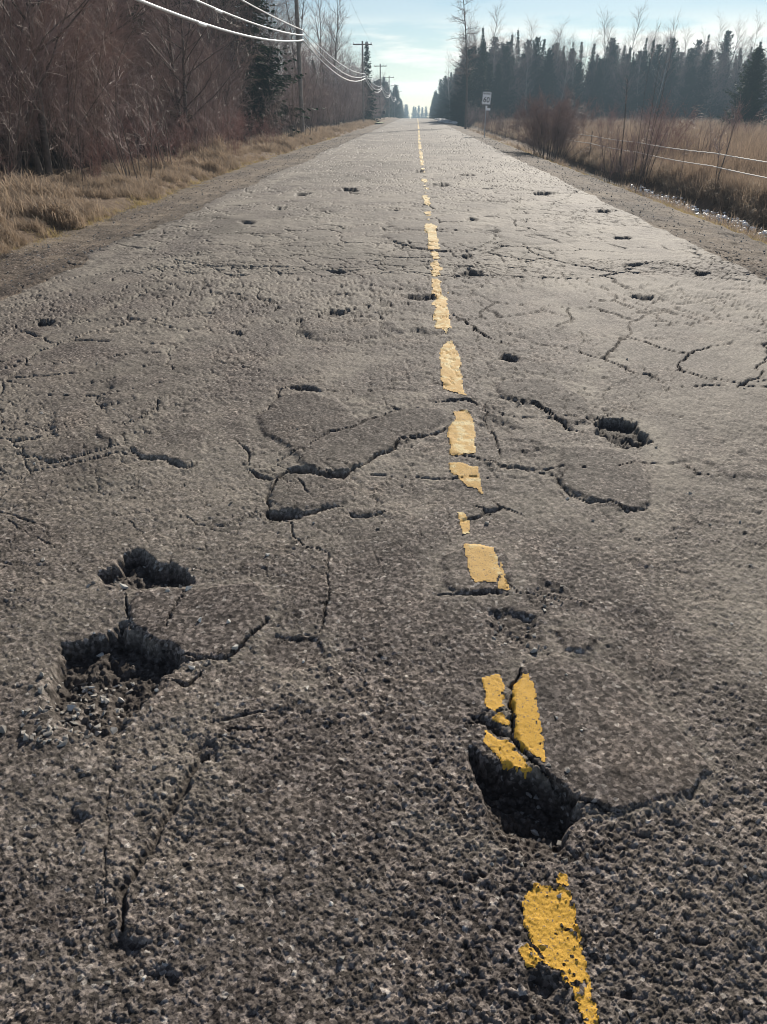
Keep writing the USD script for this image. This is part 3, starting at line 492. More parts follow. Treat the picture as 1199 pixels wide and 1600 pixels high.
# ---- paint: worn pieces near by, a worn line farther off
lx = np.interp(Y, [q[1] for q in LINE], [q[0] for q in LINE])
paint = np.full(len(X), -1.0)
pe = 0.004 * scale
for k, poly in enumerate(PAINT):
    i = box_of(X, Y, poly, 0.03 + 0.02 * poly[0][1])
    sd = pdist(wx2[i], wy2[i], poly, True) * np.where(inside(wx2[i], wy2[i], poly), 1, -1)
    right = sst(q0 := min(p[0] for p in poly), max(p[0] for p in poly), X[i])
    wear = fb(X[i], Y[i], 0.012, 3, 91, 0.7) * 0.0035 - 0.05 * np.clip(vn(X[i], Y[i], 0.009, 92) - 0.74 + 0.36 * right + 0.25 * vn(X[i], Y[i], 0.05, 93), 0, 1)
    if k in (7, 11, 12, 13, 14): wear = (fb(X[i], Y[i], 0.05, 3, 91) * 0.006 - 0.001) * np.clip(YY[i] / 2.2, 0.7, 3)
    if k in (9, 10, 16, 17): wear -= 0.006
    v = np.minimum(sd, 0.02 * scale[i]) * 1.0 + wear
    paint[i] = np.maximum(paint[i], v)
hw = 0.078
far = (Y > 5.2)
sd = hw - np.abs(wx2 - lx)
wear = fb(X, Y * 0.45, 0.30, 4, 95, 0.65)
q = np.where(Y < 9.1, wear - 0.42, np.where(Y < 10.4, -0.6, np.where(Y < 30, wear - 0.20 - 0.25 * vn(X * 0, Y, 2.0, 97), wear + 0.02)))
q = np.where((Y > 6.0) & (Y < 7.6), wear - 0.16, q)
paint = np.where(far & (sd > -0.01), np.maximum(paint, np.minimum(sd * 4, 0.3) + q - 0.05), paint)
paint = np.where(hole_k > 0.5, -1, paint)
pk = sst(0.0, 0.004, paint)
ROUGH = np.where(pk > 0, ROUGH * (1 - 0.72 * pk), ROUGH)
# ---- the grain: stones of three sizes
def domes(i, s, seed, r=0.72):
    x0, y0, x1, y1 = X[i].min() - s, Y[i].min() - s, X[i].max() + s, Y[i].max() + s
    gx, gy = np.meshgrid(np.arange(x0, x1, s), np.arange(y0, y1, s * 0.9)); g2 = np.random.default_rng(seed)
    p = np.stack([gx.ravel(), gy.ravel()], 1) + g2.uniform(-0.42, 0.42, (gx.size, 2)) * s
    h = g2.random(len(p)) ** 1.3; rad = s * g2.uniform(0.45, r, len(p)); d, k = cKDTree(p).query(np.stack([X[i] + 0.25 * s * vn(X[i], Y[i], 0.8 * s, seed), Y[i] + 0.25 * s * vn(X[i], Y[i], 0.8 * s, seed + 1)], 1), workers=-1)
    dome = np.sqrt(np.clip(1 - (d / rad[k]) ** 2, 0, 1)); return np.minimum(dome, 0.78) * h[k] * 1.15, np.where(dome > 0.3, 0.25 + 0.75 * g2.random(len(p))[k] ** 1.5, 0.18)
STONE = np.full(len(X), 0.5)
for s, amp, y1, seed, xm in ((0.0048, 0.0018, 2.3, 101, 0.8), (0.0095, 0.0033, 5.0, 102, 0.72), (0.018, 0.0040, 8.0, 103, 0.68), (0.05, 0.009, 14.0, 104, 0.75)):
    i = np.nonzero((Y < y1) & (Y > 0.3) & (np.abs(X) < xm * (YY + 0.5)))[0]
    f = sst(y1, 0.62 * y1, Y[i]) * (sst(1.2, 3.5, Y[i]) if s == 0.05 else 1.0) * (0.25 + 0.75 * sst(0.0, 0.35, fb(X[i], Y[i], 0.25, 3, seed + 7) + 0.25) if s >= 0.02 else 1.0)
    dm, tn = domes(i, s, seed); Z[i] += amp * ROUGH[i] * f * (dm - 0.35)
    if s in (0.0095, 0.018): w_ = f * (1.0 if s == 0.0095 else 0.4); STONE[i] = STONE[i] * (1 - w_) + w_ * tn
Z += 0.0030 * ROUGH * fb(X, Y, 0.035, 3, 111) * sst(14, 5, Y) + 0.008 * np.clip(ROUGH, 0.4, 1.3) * fb(X, Y, 0.16, 3, 113) * sst(45, 14, Y) + 0.0035 * YY / 6 * np.clip(ROUGH, 0.3, 1.2) * fb(U, V, 0.006, 3, 115, 0.7) * sst(1.8, 4.5, Y) * sst(80, 25, Y)
pits = sst(0.30, 0.62, fb(X, Y, 0.030, 3, 117, 0.6)) * sst(3.6, 2.0, Y)           # stones torn out of the surface
Z -= 0.0055 * pits * np.clip(ROUGH - 0.3, 0, 1.2) * (1 - pk); dark = np.maximum(dark, 0.3 * pits * (1 - pk) * np.clip(ROUGH - 0.3, 0, 1))
# shoulders: loose, sloping away
sh = np.maximum(sst(-0.05, 0.10, on_r), sst(-0.05, 0.10, on_l))
Z -= 0.02 * sh + 0.07 * np.clip(on_r, 0, 2) + 0.02 * np.clip(on_l, 0, 2)
Z += sh * (0.024 * fb(X, Y, 0.30, 4, 121) + 0.008 * fb(X, Y, 0.06, 3, 123))
Z -= 0.35 * sst(4.95, 5.35, X) + 0.3 * sst(-5.5, -6.1, X)
dust = np.where(sh > 0.5, np.clip(dust * 0.7, 0, 0.6), dust)

zg = Z.reshape(shape); N = np.zeros(shape + (3,))
P3 = np.stack([GX, GY, zg], -1)
du, dv = np.gradient(P3, axis=1), np.gradient(P3, axis=0)
N = np.cross(du, dv); N /= np.linalg.norm(N, axis=-1, keepdims=True) + 1e-12
VID = np.arange(X.size).reshape(shape)
def sub_mesh(path, cells, look, lift=0.0, tint=None):
    """The cells (mask over quads) of the height field as one mesh."""
    a, b, c, d = VID[:-1, :-1][cells], VID[:-1, 1:][cells], VID[1:, 1:][cells], VID[1:, :-1][cells]
    f = np.vstack([np.stack([a, b, c], 1), np.stack([a, c, d], 1)])
    ids, inv = np.unique(f, return_inverse=True); f = inv.reshape(-1, 3)
    v = P3.reshape(-1, 3)[ids].copy(); v[:, 2] += lift if np.ndim(lift) == 0 else lift[ids]
    m = usdkit.mesh(stage, path, (v, f), L(look))
    m.CreateNormalsAttr(Vt.Vec3fArray.FromNumpy(N.reshape(-1, 3)[ids].astype(np.float32))); m.SetNormalsInterpolation('vertex')
    UsdGeom.PrimvarsAPI(m).CreatePrimvar('tint', Sdf.ValueTypeNames.Color3fArray, 'vertex').Set(Vt.Vec3fArray.FromNumpy(tint[ids].astype(np.float32)))
    return m
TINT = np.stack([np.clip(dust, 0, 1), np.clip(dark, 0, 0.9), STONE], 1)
cellc = lambda q: (q[:-1, :-1] + q[1:, :-1] + q[:-1, 1:] + q[1:, 1:]) / 4
cr_, cl_ = cellc(on_r.reshape(shape)), cellc(on_l.reshape(shape))
road = thing('road', kind='structure')
tag(road, 'worn two-lane asphalt road full of potholes and cracks', None)
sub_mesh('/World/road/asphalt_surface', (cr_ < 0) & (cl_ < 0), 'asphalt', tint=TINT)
s1 = sub_mesh('/World/gravel_shoulder', cr_ >= 0, 'gravel', tint=TINT); tag(s1, 'dark gravel shoulder between the asphalt and the ditch', kind='structure')
s2 = sub_mesh('/World/gravel_shoulder_001', cl_ >= 0, 'gravel', tint=TINT); tag(s2, 'rutted gravel shoulder along the dead grass verge', kind='structure')
pm = cellc(paint.reshape(shape)) > 0
lab, nl = ndimage.label(pm); sizes = np.bincount(lab.ravel())
ptint = np.stack([np.clip(0.5 + 0.25 * fb(X, Y, 0.06, 3, 131) + 0.12 * sst(1.0, 1.9, Y) - 0.10 * sst(2.4, 3.2, Y) - 0.1 * sst(8, 12, Y), 0, 1), sst(2.1, 1.45, Y) * 0.8 + 0.2 * sst(2.3, 1.5, Y), 0 * X], 1)
big = [k for k in np.argsort(-sizes) if k and sizes[k] > 70][:60]
lift = 0.0010 + 0.0004 * np.clip(YY, 0, 12)
for k in sorted(big): sub_mesh(numbered('/World/road/yellow_paint'), lab == k, 'road_paint', lift, ptint)
rest = pm & ~np.isin(lab, big)
tag(sub_mesh('/World/road/paint_specks', rest, 'road_paint', lift, ptint), 'worn specks of the yellow centre line', kind='stuff')
def road_z(x, y):
    r = int(np.clip(np.searchsorted(ROWS, y), 1, len(ROWS) - 1)); return float(np.interp(x, GX[r], zg[r]))
# ---------------------------------------------------------------- terrain on both sides
def terrain_z(x, y):
    x, y = np.asarray(x, float), np.asarray(y, float); b = base_z(y)
    ed = -5.05 - 0.5 * sst(10, 28, y) + 0.3 * fb(x * 0, y, 3.0, 3, 201); er = 4.85 + 0.15 * fb(x * 0 + 5, y, 2.0, 3, 202)
    l = ed - x; r = x - er
    zl = -0.13 + 0.20 * sst(0, 0.45, l) + 0.20 * sst(0.3, 1.4, l) * (0.5 + 1.3 * fb(x, y, 1.0, 3, 203)) - 0.22 * sst(1.8, 4, l) + 0.35 * sst(5, 12, l) * (0.7 + fb(x, y, 4, 3, 204))
    xd = 6.9 + 0.10 * fb(x * 0 + 2, y, 2.5, 3, 205); fade = 0.45 + 0.55 * sst(60, 30, y)
    zr = -0.22 + 0.05 * sst(0, 0.3, r) - 0.62 * fade * sst(er + 0.1, xd - 0.1, x) ** 0.8 + 0.62 * fade * sst(xd + 0.12, xd + 1.0 + 0.25 * fb(x * 0 + 1, y, 1.2, 2, 206), x) + 0.07 * sst(7, 8, x) * fb(x, y, 1.2, 4, 207) + 0.02 * fb(x, y, 0.3, 3, 208)
    z = np.where(x < 0, zl, zr); z = np.where((l < -0.5) & (r < -0.5), -0.35, z)
    return b + z
def terrain(name, xs, ys, look, label):
    gx, gy = np.meshgrid(xs, ys); gz = terrain_z(gx, gy); idx = np.arange(gx.size).reshape(gx.shape)
    a, b, c, d = idx[:-1, :-1].ravel(), idx[:-1, 1:].ravel(), idx[1:, 1:].ravel(), idx[1:, :-1].ravel()
    m = obj(name, (np.stack([gx.ravel(), gy.ravel(), gz.ravel()], 1), np.vstack([np.stack([a, b, c], 1), np.stack([a, c, d], 1)])), look, smooth=True)
    tag(m, label, kind='structure')
ys = np.concatenate([np.linspace(-60, 4, 14)[:-1], np.linspace(4, 34, 150)[:-1], np.geomspace(34, 160, 120)[:-1], np.geomspace(160, 1000, 50)])
terrain('verge', np.concatenate([-np.geomspace(600, 14, 34)[:-1], np.linspace(-14, -8, 30)[:-1], np.linspace(-8, -4.4, 60)[:-1], np.linspace(-4.4, 0.0, 6)]), ys, 'soil', 'rough ground of the left verge and thicket')
terrain('field', np.concatenate([np.linspace(0.0, 4.4, 6)[:-1], np.linspace(4.4, 9, 80)[:-1], np.geomspace(9, 600, 70)]), ys, 'soil', 'dead field and ditch on the right')
wy = np.linspace(8, 60, 105); wxc = 6.9 + 0.10 * fb(wy * 0 + 2, wy, 2.5, 3, 205)
wv = np.concatenate([np.stack([wxc - 0.6, wy, np.full_like(wy, -0.72)], 1), np.stack([wxc + 0.6, wy, np.full_like(wy, -0.72)], 1)]); k = np.arange(len(wy) - 1)
tag(obj('ditch_water', (wv, np.vstack([np.stack([k, k + 105, k + 106], 1), np.stack([k, k + 106, k + 1], 1)])), 'water'), 'shallow water standing in the roadside ditch', kind='structure')
def lump(r, rg, flat=0.6):
    m = trimesh.creation.icosphere(1, 1.0); v = m.vertices * (1 + 0.25 * rg.standard_normal((len(m.vertices), 1))) * r * np.array([1, 1, flat]) * rg.uniform(0.7, 1.3, 3)
    return v, m.faces
rg = np.random.default_rng(301); mb = MB()
for k in range(330):
    yy = 10 + 16 * rg.random() ** 1.2; xx = 6.9 + 0.1 * float(fb(np.array(2.0), np.array(yy), 2.5, 3, 205)) + rg.normal(0.05, 0.16)
    v, f = lump(rg.uniform(0.012, 0.055), rg); mb.add(v + [xx, yy, -0.66 + rg.uniform(-0.02, 0.08)], f)
tag(obj('ice_remnants', mb.get(), 'snow_look', smooth=True), 'scattered white lumps of old ice along the ditch', kind='stuff')
mb = MB()
for k in range(110):
    yy = rg.uniform(118, 190); v, f = lump(rg.uniform(0.18, 0.5), rg, 0.4); mb.add(v + [5.0 + rg.normal(0, 0.45), yy, float(base_z(yy)) - 0.05], f)
tag(obj('snow_bank', mb.get(), 'old_snow', smooth=True), 'grey old snow bank melting along the right edge of the far road', kind='stuff')
gx, gy = np.meshgrid(np.linspace(-16, -4.7, 14), np.linspace(112, 121, 8)); gz = terrain_z(gx, gy) * 0 + base_z(gy) + 0.06 + 0.02 * fb(gx, gy, 2, 2, 5); idx = np.arange(gx.size).reshape(gx.shape)
a, b, c, d = idx[:-1, :-1].ravel(), idx[:-1, 1:].ravel(), idx[1:, 1:].ravel(), idx[1:, :-1].ravel()
tag(obj('driveway_lawn', (np.stack([gx.ravel(), gy.ravel(), gz.ravel()], 1), np.vstack([np.stack([a, b, c], 1), np.stack([a, c, d], 1)])), 'lawn', smooth=True), 'strip of green lawn at a far driveway on the left', kind='structure')

# ---------------------------------------------------------------- loose stones on the road
rg = np.random.default_rng(311)
def stone_mesh(r, rg):
    m = trimesh.convex.convex_hull(rg.normal(0, 1, (11, 3)) * [1, 1, 0.8]); v = m.vertices - m.vertices.mean(0); v *= r * 1.15 / np.abs(v).max(0).mean() * rg.uniform(0.75, 1.2, 3)
    return v, m.faces
def put_stone(x, y, r, look='stone'):
    v, f = stone_mesh(r, rg); obj('stone', (v + [x, y, road_z(x, y) + 0.35 * r], f), look, road)
for k in range(130):                                      # rubble at the near side of the big hole on the left
    t = rg.random(); x_ = rg.normal(-0.96, 0.085); y_ = rg.uniform(1.37, 1.68)
    put_stone(x_, y_, rg.uniform(0.004, 0.010) * (1.25 if t > 0.85 else 1), 'stone' if k % 7 else 'stone_pale')
for x_, y_, r in ((-1.005, 1.812, 0.013), (-1.03, 2.13, 0.014), (-0.66, 1.70, 0.011), (-0.79, 2.11, 0.012), (-0.60, 1.93, 0.009), (-0.86, 1.60, 0.012), (-0.70, 1.93, 0.008), (-0.82, 1.45, 0.011), (-0.55, 1.80, 0.009)): put_stone(x_, y_, r, 'stone_pale')
for k in range(70):                                       # rubble in and about the other holes
    c = HOLES[[1, 2, 13, 1, 40, 2][k % 6]][0]; c = np.asarray(c); lo, hi = c.min(0), c.max(0)
    put_stone(rg.uniform(lo[0], hi[0]), rg.uniform(lo[1], lo[1] + 0.8 * (hi[1] - lo[1])), rg.uniform(0.003, 0.009))
for k in range(60):
    y_ = 0.75 * (5 / 0.75) ** rg.random(); put_stone(rg.uniform(-1, 1) * (0.45 + 0.45 * y_), y_, rg.uniform(0.003, 0.007) * (1 + 0.1 * y_), 'stone' if k % 3 else 'stone_pale')
def instancer(name, protos, look, pos, rot, scl, pid, label):
    pi = UsdGeom.PointInstancer.Define(stage, '/World/' + name); rel = pi.CreatePrototypesRel()
    UsdGeom.Scope.Define(stage, '/World/%s/kinds' % name)
    for k, m in enumerate(protos):
        q = usdkit.mesh(stage, '/World/%s/kinds/tuft_%03d' % (name, k + 1), m, L(look)); rel.AddTarget(q.GetPath())
    pi.CreatePositionsAttr(Vt.Vec3fArray.FromNumpy(np.asarray(pos, np.float32)))
    h = np.asarray(rot) / 2; pi.CreateOrientationsAttr(Vt.QuathArray([Gf.Quath(float(math.cos(a)), 0, 0, float(math.sin(a))) for a in h]))
    scl = np.asarray(scl); scl = np.repeat(scl[:, None], 3, 1) if scl.ndim == 1 else scl
    pi.CreateScalesAttr(Vt.Vec3fArray.FromNumpy(scl.astype(np.float32))); pi.CreateProtoIndicesAttr(Vt.IntArray.FromNumpy(np.asarray(pid, np.int32)))
    tag(pi, label, kind='stuff')
n = 2600; yy = 5.5 * (60 / 5.5) ** rg.random(n); side = rg.random(n) < 0.5
xx = np.where(side, rg.uniform(3.65, 4.9, n), rg.uniform(-5.2, -3.9, n)); kp = np.ones(n, bool)
gz = np.array([road_z(a, b) for a, b in zip(xx, yy)])
instancer('loose_gravel', [stone_mesh(1.0, rg) for _ in range(4)], 'stone', np.stack([xx, yy, gz + 0.004], 1), rg.uniform(0, 6.28, n), rg.uniform(0.004, 0.014, n) * (0.7 + yy / 50), rg.integers(0, 4, n), 'loose gravel scattered on both shoulders')

# ---------------------------------------------------------------- dead grass
def tuft(rg, n, h, spread, flop, w):
    mb = MB()
    for _ in range(n):
        a = rg.uniform(0, 2 * np.pi); b = rg.uniform(0, 2 * np.pi); r = spread * math.sqrt(rg.random()); p = np.array([r * math.cos(b), r * math.sin(b), -0.02]); ln = h * rg.uniform(0.45, 1.1)
        up = math.pi / 2 - abs(rg.normal(0.25, 0.3)); pts = [p]; drop = flop * rg.uniform(0.3, 1.3)
        for s in range(3):
            pts.append(pts[-1] + ln / 3 * np.array([math.cos(up) * math.cos(a), math.cos(up) * math.sin(a), math.sin(up)])); up -= drop * (0.6 + s * 0.5)
        pts = np.array(pts); pts[1:, 2] = np.maximum(pts[1:, 2], 0.01); sd = np.array([-math.sin(a), math.cos(a), 0]) * w
        v = np.vstack([pts[0] - sd, pts[0] + sd, pts[1] - sd * 0.85, pts[1] + sd * 0.85, pts[2] - sd * 0.6, pts[2] + sd * 0.6, pts[3]])
        mb.add(v, [[0, 1, 3], [0, 3, 2], [2, 3, 5], [2, 5, 4], [4, 5, 6]])
    return mb.get()
rg = np.random.default_rng(321)
# flopped tufts of the left verge
n = 7600; yy = 4.5 * (120 / 4.5) ** rg.random(n); ed = 5.05 + 0.5 * sst(10, 28, yy); xx = -(ed + np.abs(rg.normal(0.05, 1.0, n)) + 0.12)
hum = np.clip(0.80 + 1.5 * fb(xx, yy, 0.9, 3, 203) + 0.5 * fb(xx, yy, 0.3, 2, 204), 0.15, 1.9)
instancer('verge_grass', [tuft(rg, 38, 0.33, 0.16, 1.35, 0.0042) for _ in range(6)], 'straw', np.stack([xx, yy, terrain_z(xx, yy) - 0.01], 1), rg.uniform(0, 6.28, n), hum * rg.uniform(0.7, 1.2, n) * (0.75 + 0.35 * sst(0.1, 0.8, -xx - ed)), rg.integers(0, 6, n), 'flattened dead straw grass along the left verge')
n = 3600; yy = 4.5 * (60 / 4.5) ** rg.random(n); ed = 5.05 + 0.5 * sst(10, 28, yy); xx = -(ed + rg.normal(-0.02, 0.13, n)); q = rg.random(n) < 0.35
xx = np.where(q, 4.95 + rg.normal(0.05, 0.12, n), xx)
instancer('edge_grass', [tuft(rg, 22, 0.11, 0.08, 0.5, 0.0025) for _ in range(4)], 'lip_grass', np.stack([xx, yy, terrain_z(xx, yy) - 0.005], 1), rg.uniform(0, 6.28, n), rg.uniform(0.6, 1.3, n), rg.integers(0, 4, n), 'short yellowed grass at the edges of the shoulders')
# tall dead grass of the field and the ditch banks
n = 15000; yy = 9 * (135 / 9) ** rg.random(n); xx = 7.55 + (rg.random(n) ** 1.6) * (4 + 0.78 * yy)
tall = np.clip(0.62 + 0.65 * sst(8.0, 11.5, xx) + 0.6 * fb(xx, yy, 4.0, 3, 325), 0.3, 1.5)
instancer('field_grass', [tuft(rg, 30, 0.75, 0.20, 0.22, 0.005) for _ in range(6)], 'field_straw', np.stack([xx, yy, terrain_z(xx, yy) - 0.02], 1), rg.uniform(0, 6.28, n), tall * rg.uniform(0.75, 1.25, n), rg.integers(0, 6, n), 'tall dead brown grass covering the field on the right')
n = 4200; yy = 9 * (90 / 9) ** rg.random(n); xx = np.where(rg.random(n) < 0.93, 7.4 + np.abs(rg.normal(0.3, 0.35, n)), 5.4 + rg.uniform(0, 1.0, n))
instancer('bank_grass', [tuft(rg, 34, 0.40, 0.14, 0.8, 0.0035) for _ in range(5)], 'straw', np.stack([xx, yy, terrain_z(xx, yy) - 0.01], 1), rg.uniform(0, 6.28, n), rg.uniform(0.6, 1.25, n), rg.integers(0, 5, n), 'matted straw grass hanging over the ditch banks')

# ---------------------------------------------------------------- bare shrubs and trees
def grow(rg, p, d, ln, r, nseg, wander, pull, tip=0.25):
    pts = [np.array(p, float)]; d = np.array(d, float); d /= np.linalg.norm(d)
    for k in range(nseg):
        d = d + rg.normal(0, wander, 3) + np.array([0, 0, pull]); d /= np.linalg.norm(d); pts.append(pts[-1] + d * ln / nseg)
    return np.array(pts), np.linspace(r, r * tip, nseg + 1)
def off(rg, d, lo, hi):
    a = np.cross(d, rg.normal(0, 1, 3)); a /= np.linalg.norm(a) + 1e-9; t = rg.uniform(lo, hi); return d * math.cos(t) + a * math.sin(t)
def shrub(seed, h, stems, spread, lean=0.28, n1=9, n2=6, arch=-0.05, rad=0.014, base=0.25, low=0.12, twig=0.004, sd=0.14, wander=0.07):
    rg = np.random.default_rng(seed); st, tw = MB(), MB()
    for s in range(stems):
        a = rg.uniform(0, 2 * np.pi); q = base * math.sqrt(rg.random()); l = abs(rg.normal(lean, sd))
        p, r = grow(rg, (q * math.cos(a), q * math.sin(a), -0.08), (math.sin(l) * math.cos(a), math.sin(l) * math.sin(a), math.cos(l)), h * rg.uniform(0.6, 1.08), rad * rg.uniform(0.6, 1.3), 8, wander, 0.02)
        st.tube(p, r, 4)
        for k in range(n1):
            t = low + (1 - low) * rg.random() ** 0.8; i = min(int(t * 8), 7); d = p[i + 1] - p[i]; d /= np.linalg.norm(d)
            p1, r1 = grow(rg, p[i] + (p[i + 1] - p[i]) * (t * 8 - i), off(rg, d, 0.35, 0.9), spread * rg.uniform(0.4, 1.0) * (1.15 - 0.6 * t), max(r[i] * 0.45, twig), 5, 0.12, 0.05 + arch)
            tw.tube(p1, r1, 3)
            for m in range(n2):
                j = rg.integers(0, 5); d = p1[j + 1] - p1[j]; d /= np.linalg.norm(d)
                p2, r2 = grow(rg, p1[j] + (p1[j + 1] - p1[j]) * rg.random(), off(rg, d, 0.3, 0.8), spread * rg.uniform(0.2, 0.55), twig * 0.8, 3, 0.14, arch * 1.5); tw.tube(p2, r2, 3)
    return st.get(), tw.get()
def tree(seed, h, r0, nb, spread, upright=0.5, n2=7, n3=4, first_b=0.25, trunks=1, twig=0.006):
    rg = np.random.default_rng(seed); st, tw = MB(), MB()
    for t0 in range(trunks):
        l = 0.03 if trunks == 1 else rg.uniform(0.08, 0.2); a = rg.uniform(0, 6.28)
        p, r = grow(rg, (0.15 * t0, 0.1 * t0, -0.15), (l * math.cos(a), l * math.sin(a), 1), h * rg.uniform(0.8, 1.0) if t0 else h, r0, 14, 0.035, 0.03, 0.08); st.tube(p, r, 7)
        for b in range(nb):
            t = first_b + (1 - first_b) * (b + rg.random()) / nb; i = min(int(t * 14), 13); az = rg.uniform(0, 2 * np.pi); e = upright + rg.normal(0, 0.15)
            p1, r1 = grow(rg, p[i] + (p[i + 1] - p[i]) * (t * 14 - i), (math.cos(az) * math.cos(e), math.sin(az) * math.cos(e), math.sin(e)), spread * (1.2 - 0.85 * t) * rg.uniform(0.6, 1.15), r[i] * 0.42 + 0.005, 6, 0.10, 0.05, 0.2); st.tube(p1, r1, 4)
            for m in range(n2):
                j = rg.integers(1, 6); d = p1[j + 1] - p1[j]; d /= np.linalg.norm(d)
                p2, r2 = grow(rg, p1[j], off(rg, d, 0.3, 0.8), spread * rg.uniform(0.2, 0.45), r1[j] * 0.4 + twig * 0.5, 4, 0.12, 0.04, 0.35); tw.tube(p2, r2, 3)
                for q in range(n3):
                    k = rg.integers(0, 4); d = p2[k + 1] - p2[k]; d /= np.linalg.norm(d)
                    p3, r3 = grow(rg, p2[k + 1], off(rg, d, 0.3, 0.8), spread * rg.uniform(0.10, 0.25), twig * 0.7, 2, 0.12, 0.02, 0.5); tw.tube(p3, r3, 3)
    return st.get(), tw.get()
def conifer(seed, h, r0, R, low=0.05, dens=1.0, droop=0.15, shape=0.9, spike=0.5):
    rg = np.random.default_rng(seed); st, nd = MB(), MB()
    p, r = grow(rg, (0, 0, -0.15), (0, 0, 1), h, r0, 10, 0.012, 0.02, 0.05); st.tube(p, r, 7)
    z = low * h
    while z < h * 0.985:
        t = z / h; RR = R * ((1 - t) ** shape * (1.0 - spike * t) + 0.012) * rg.uniform(0.7, 1.15)
        for b in range(int(rg.integers(5, 8))):
            az = rg.uniform(0, 2 * np.pi); Lb = RR * rg.uniform(0.5, 1.15); i = min(int(t * 10), 9); c = p[i] + (p[i + 1] - p[i]) * (t * 10 - i)
            o = np.array([math.cos(az), math.sin(az), 0]); ns = max(3, int(Lb / 0.24 * dens)); side = np.array([-o[1], o[0], 0])
            up0 = 0.25 * t + 0.6 * t ** 4 + rg.normal(0, 0.14) - droop * (1 - t)
            def at(s): return c + o * Lb * s + np.array([0, 0, Lb * (up0 * s - 0.30 * droop / 0.15 * s * s * 0.5 + 0.16 * s ** 3)])
            st.tube([at(0), at(0.5), at(0.95)], [0.012 + 0.010 * Lb, 0.008 + 0.005 * Lb, 0.004], 3)
            for k in range(ns):
                s = (k + 0.5 + rg.uniform(-0.4, 0.4)) / ns; q = at(s); wl = (0.30 * Lb * (1 - s) + 0.16) * rg.uniform(0.7, 1.3)
                for sg in (-1, 1):
                    e = q + side * sg * wl * 0.75 + o * wl * 0.55 + np.array([0, 0, -wl * rg.uniform(0.0, 0.5)])
                    wv = 0.045 + 0.05 * wl; n_ = np.array([rg.normal(0, 1), rg.normal(0, 1), 0.8]); n_ /= np.linalg.norm(n_); w_ = np.cross(e - q, n_); w_ *= wv / (np.linalg.norm(w_) + 1e-9); m = q + (e - q) * 0.5
                    nd.add([q - w_ * 0.4, q + w_ * 0.4, m + w_, e, m - w_], [[0, 1, 2], [0, 2, 4], [4, 2, 3]])
                if rg.random() < 0.6:
                    e = q + np.array([rg.normal(0, 0.05), rg.normal(0, 0.05), -wl * rg.uniform(0.5, 1.0)]); w_ = side * 0.05; nd.add([q - w_, q + w_, e], [[0, 1, 2]])
        z += 0.24 / dens * rg.uniform(0.7, 1.3) * (0.6 + 0.4 * h / 10) * (1 - 0.5 * t)
    tipz = p[-1]; nd.add([tipz + [-.05, 0, -.5], tipz + [.05, 0, -.5], tipz + [0, 0, .25]], [[0, 1, 2]])
    return st.get(), nd.get()
def B(kind, *a, looks=('bark_dark', 'twig_red'), names=('stem', 'twigs'), **k):
    def make(x):
        s, t = kind(*a, **k); obj(names[0], s, looks[0], x, smooth=True); obj(names[1], t, looks[1], x)
    return make
TC = ('trunk', 'crown')
KINDS = {
 'willow_a': B(shrub, 401, 4.6, 16, 1.5, n1=15, n2=10, arch=-0.06, base=0.5, looks=('bark_dark', 'twig_red')),
 'willow_b': B(shrub, 402, 5.6, 15, 1.9, lean=0.36, n1=17, n2=11, arch=-0.09, base=0.6, looks=('bark_dark', 'twig_red')),
 'alder': B(shrub, 403, 6.8, 12, 1.9, lean=0.2, n1=20, n2=11, arch=-0.04, rad=0.024, base=0.5, looks=('bark_dark', 'twig_grey')),
 'dogwood': B(shrub, 404, 1.5, 20, 0.6, n1=7, n2=5, arch=-0.02, rad=0.006, base=0.35, twig=0.003, looks=('twig_dogwood', 'twig_dogwood')),
 'sapling_clump': B(shrub, 405, 2.6, 10, 0.8, lean=0.2, n1=9, n2=5, arch=0.0, rad=0.012, base=0.4, looks=('bark_dark', 'twig_red')),
 'birch': B(tree, 411, 14.0, 0.11, 26, 3.0, 0.7, 8, 4, 0.3, looks=('bark_pale', 'twig_grey'), names=TC),
 'poplar': B(tree, 412, 13.0, 0.13, 30, 3.2, 0.85, 8, 4, 0.2, looks=('bark_dark', 'twig_grey'), names=TC),
 'maple': B(tree, 413, 11.0, 0.12, 24, 4.2, 0.6, 9, 5, 0.15, trunks=2, looks=('bark_dark', 'twig_red'), names=TC),
 'spruce_a': B(conifer, 421, 12.0, 0.16, 3.1, 0.03, 1.0, 0.15, 0.95, 0.22, looks=('bark_dark', 'needles'), names=TC),
 'spruce_b': B(conifer, 422, 10.0, 0.13, 2.5, 0.02, 1.0, 0.2, 0.8, 0.2, looks=('bark_dark', 'needles'), names=TC),
 'cedar': B(conifer, 423, 9.0, 0.14, 2.7, 0.01, 1.1, 0.1, 0.6, 0.1, looks=('bark_dark', 'needles'), names=TC),
 'fir': B(conifer, 424, 13.0, 0.15, 2.5, 0.04, 0.9, 0.22, 0.9, 0.3, looks=('bark_dark', 'needles'), names=TC),
 'pine': B(conifer, 425, 7.2, 0.15, 3.4, 0.02, 1.3, 0.02, 0.62, 0.2, looks=('bark_dark', 'needles_light'), names=TC),
}
rg = np.random.default_rng(501)
def plant(key, name, x, y, s, label, cat, group=None, rz=None, z=None):
    place(key, name, KINDS[key], (x, y, float(terrain_z(x, y)) if z is None else z), rg.uniform(0, 360) if rz is None else rz, s, label, cat, group)
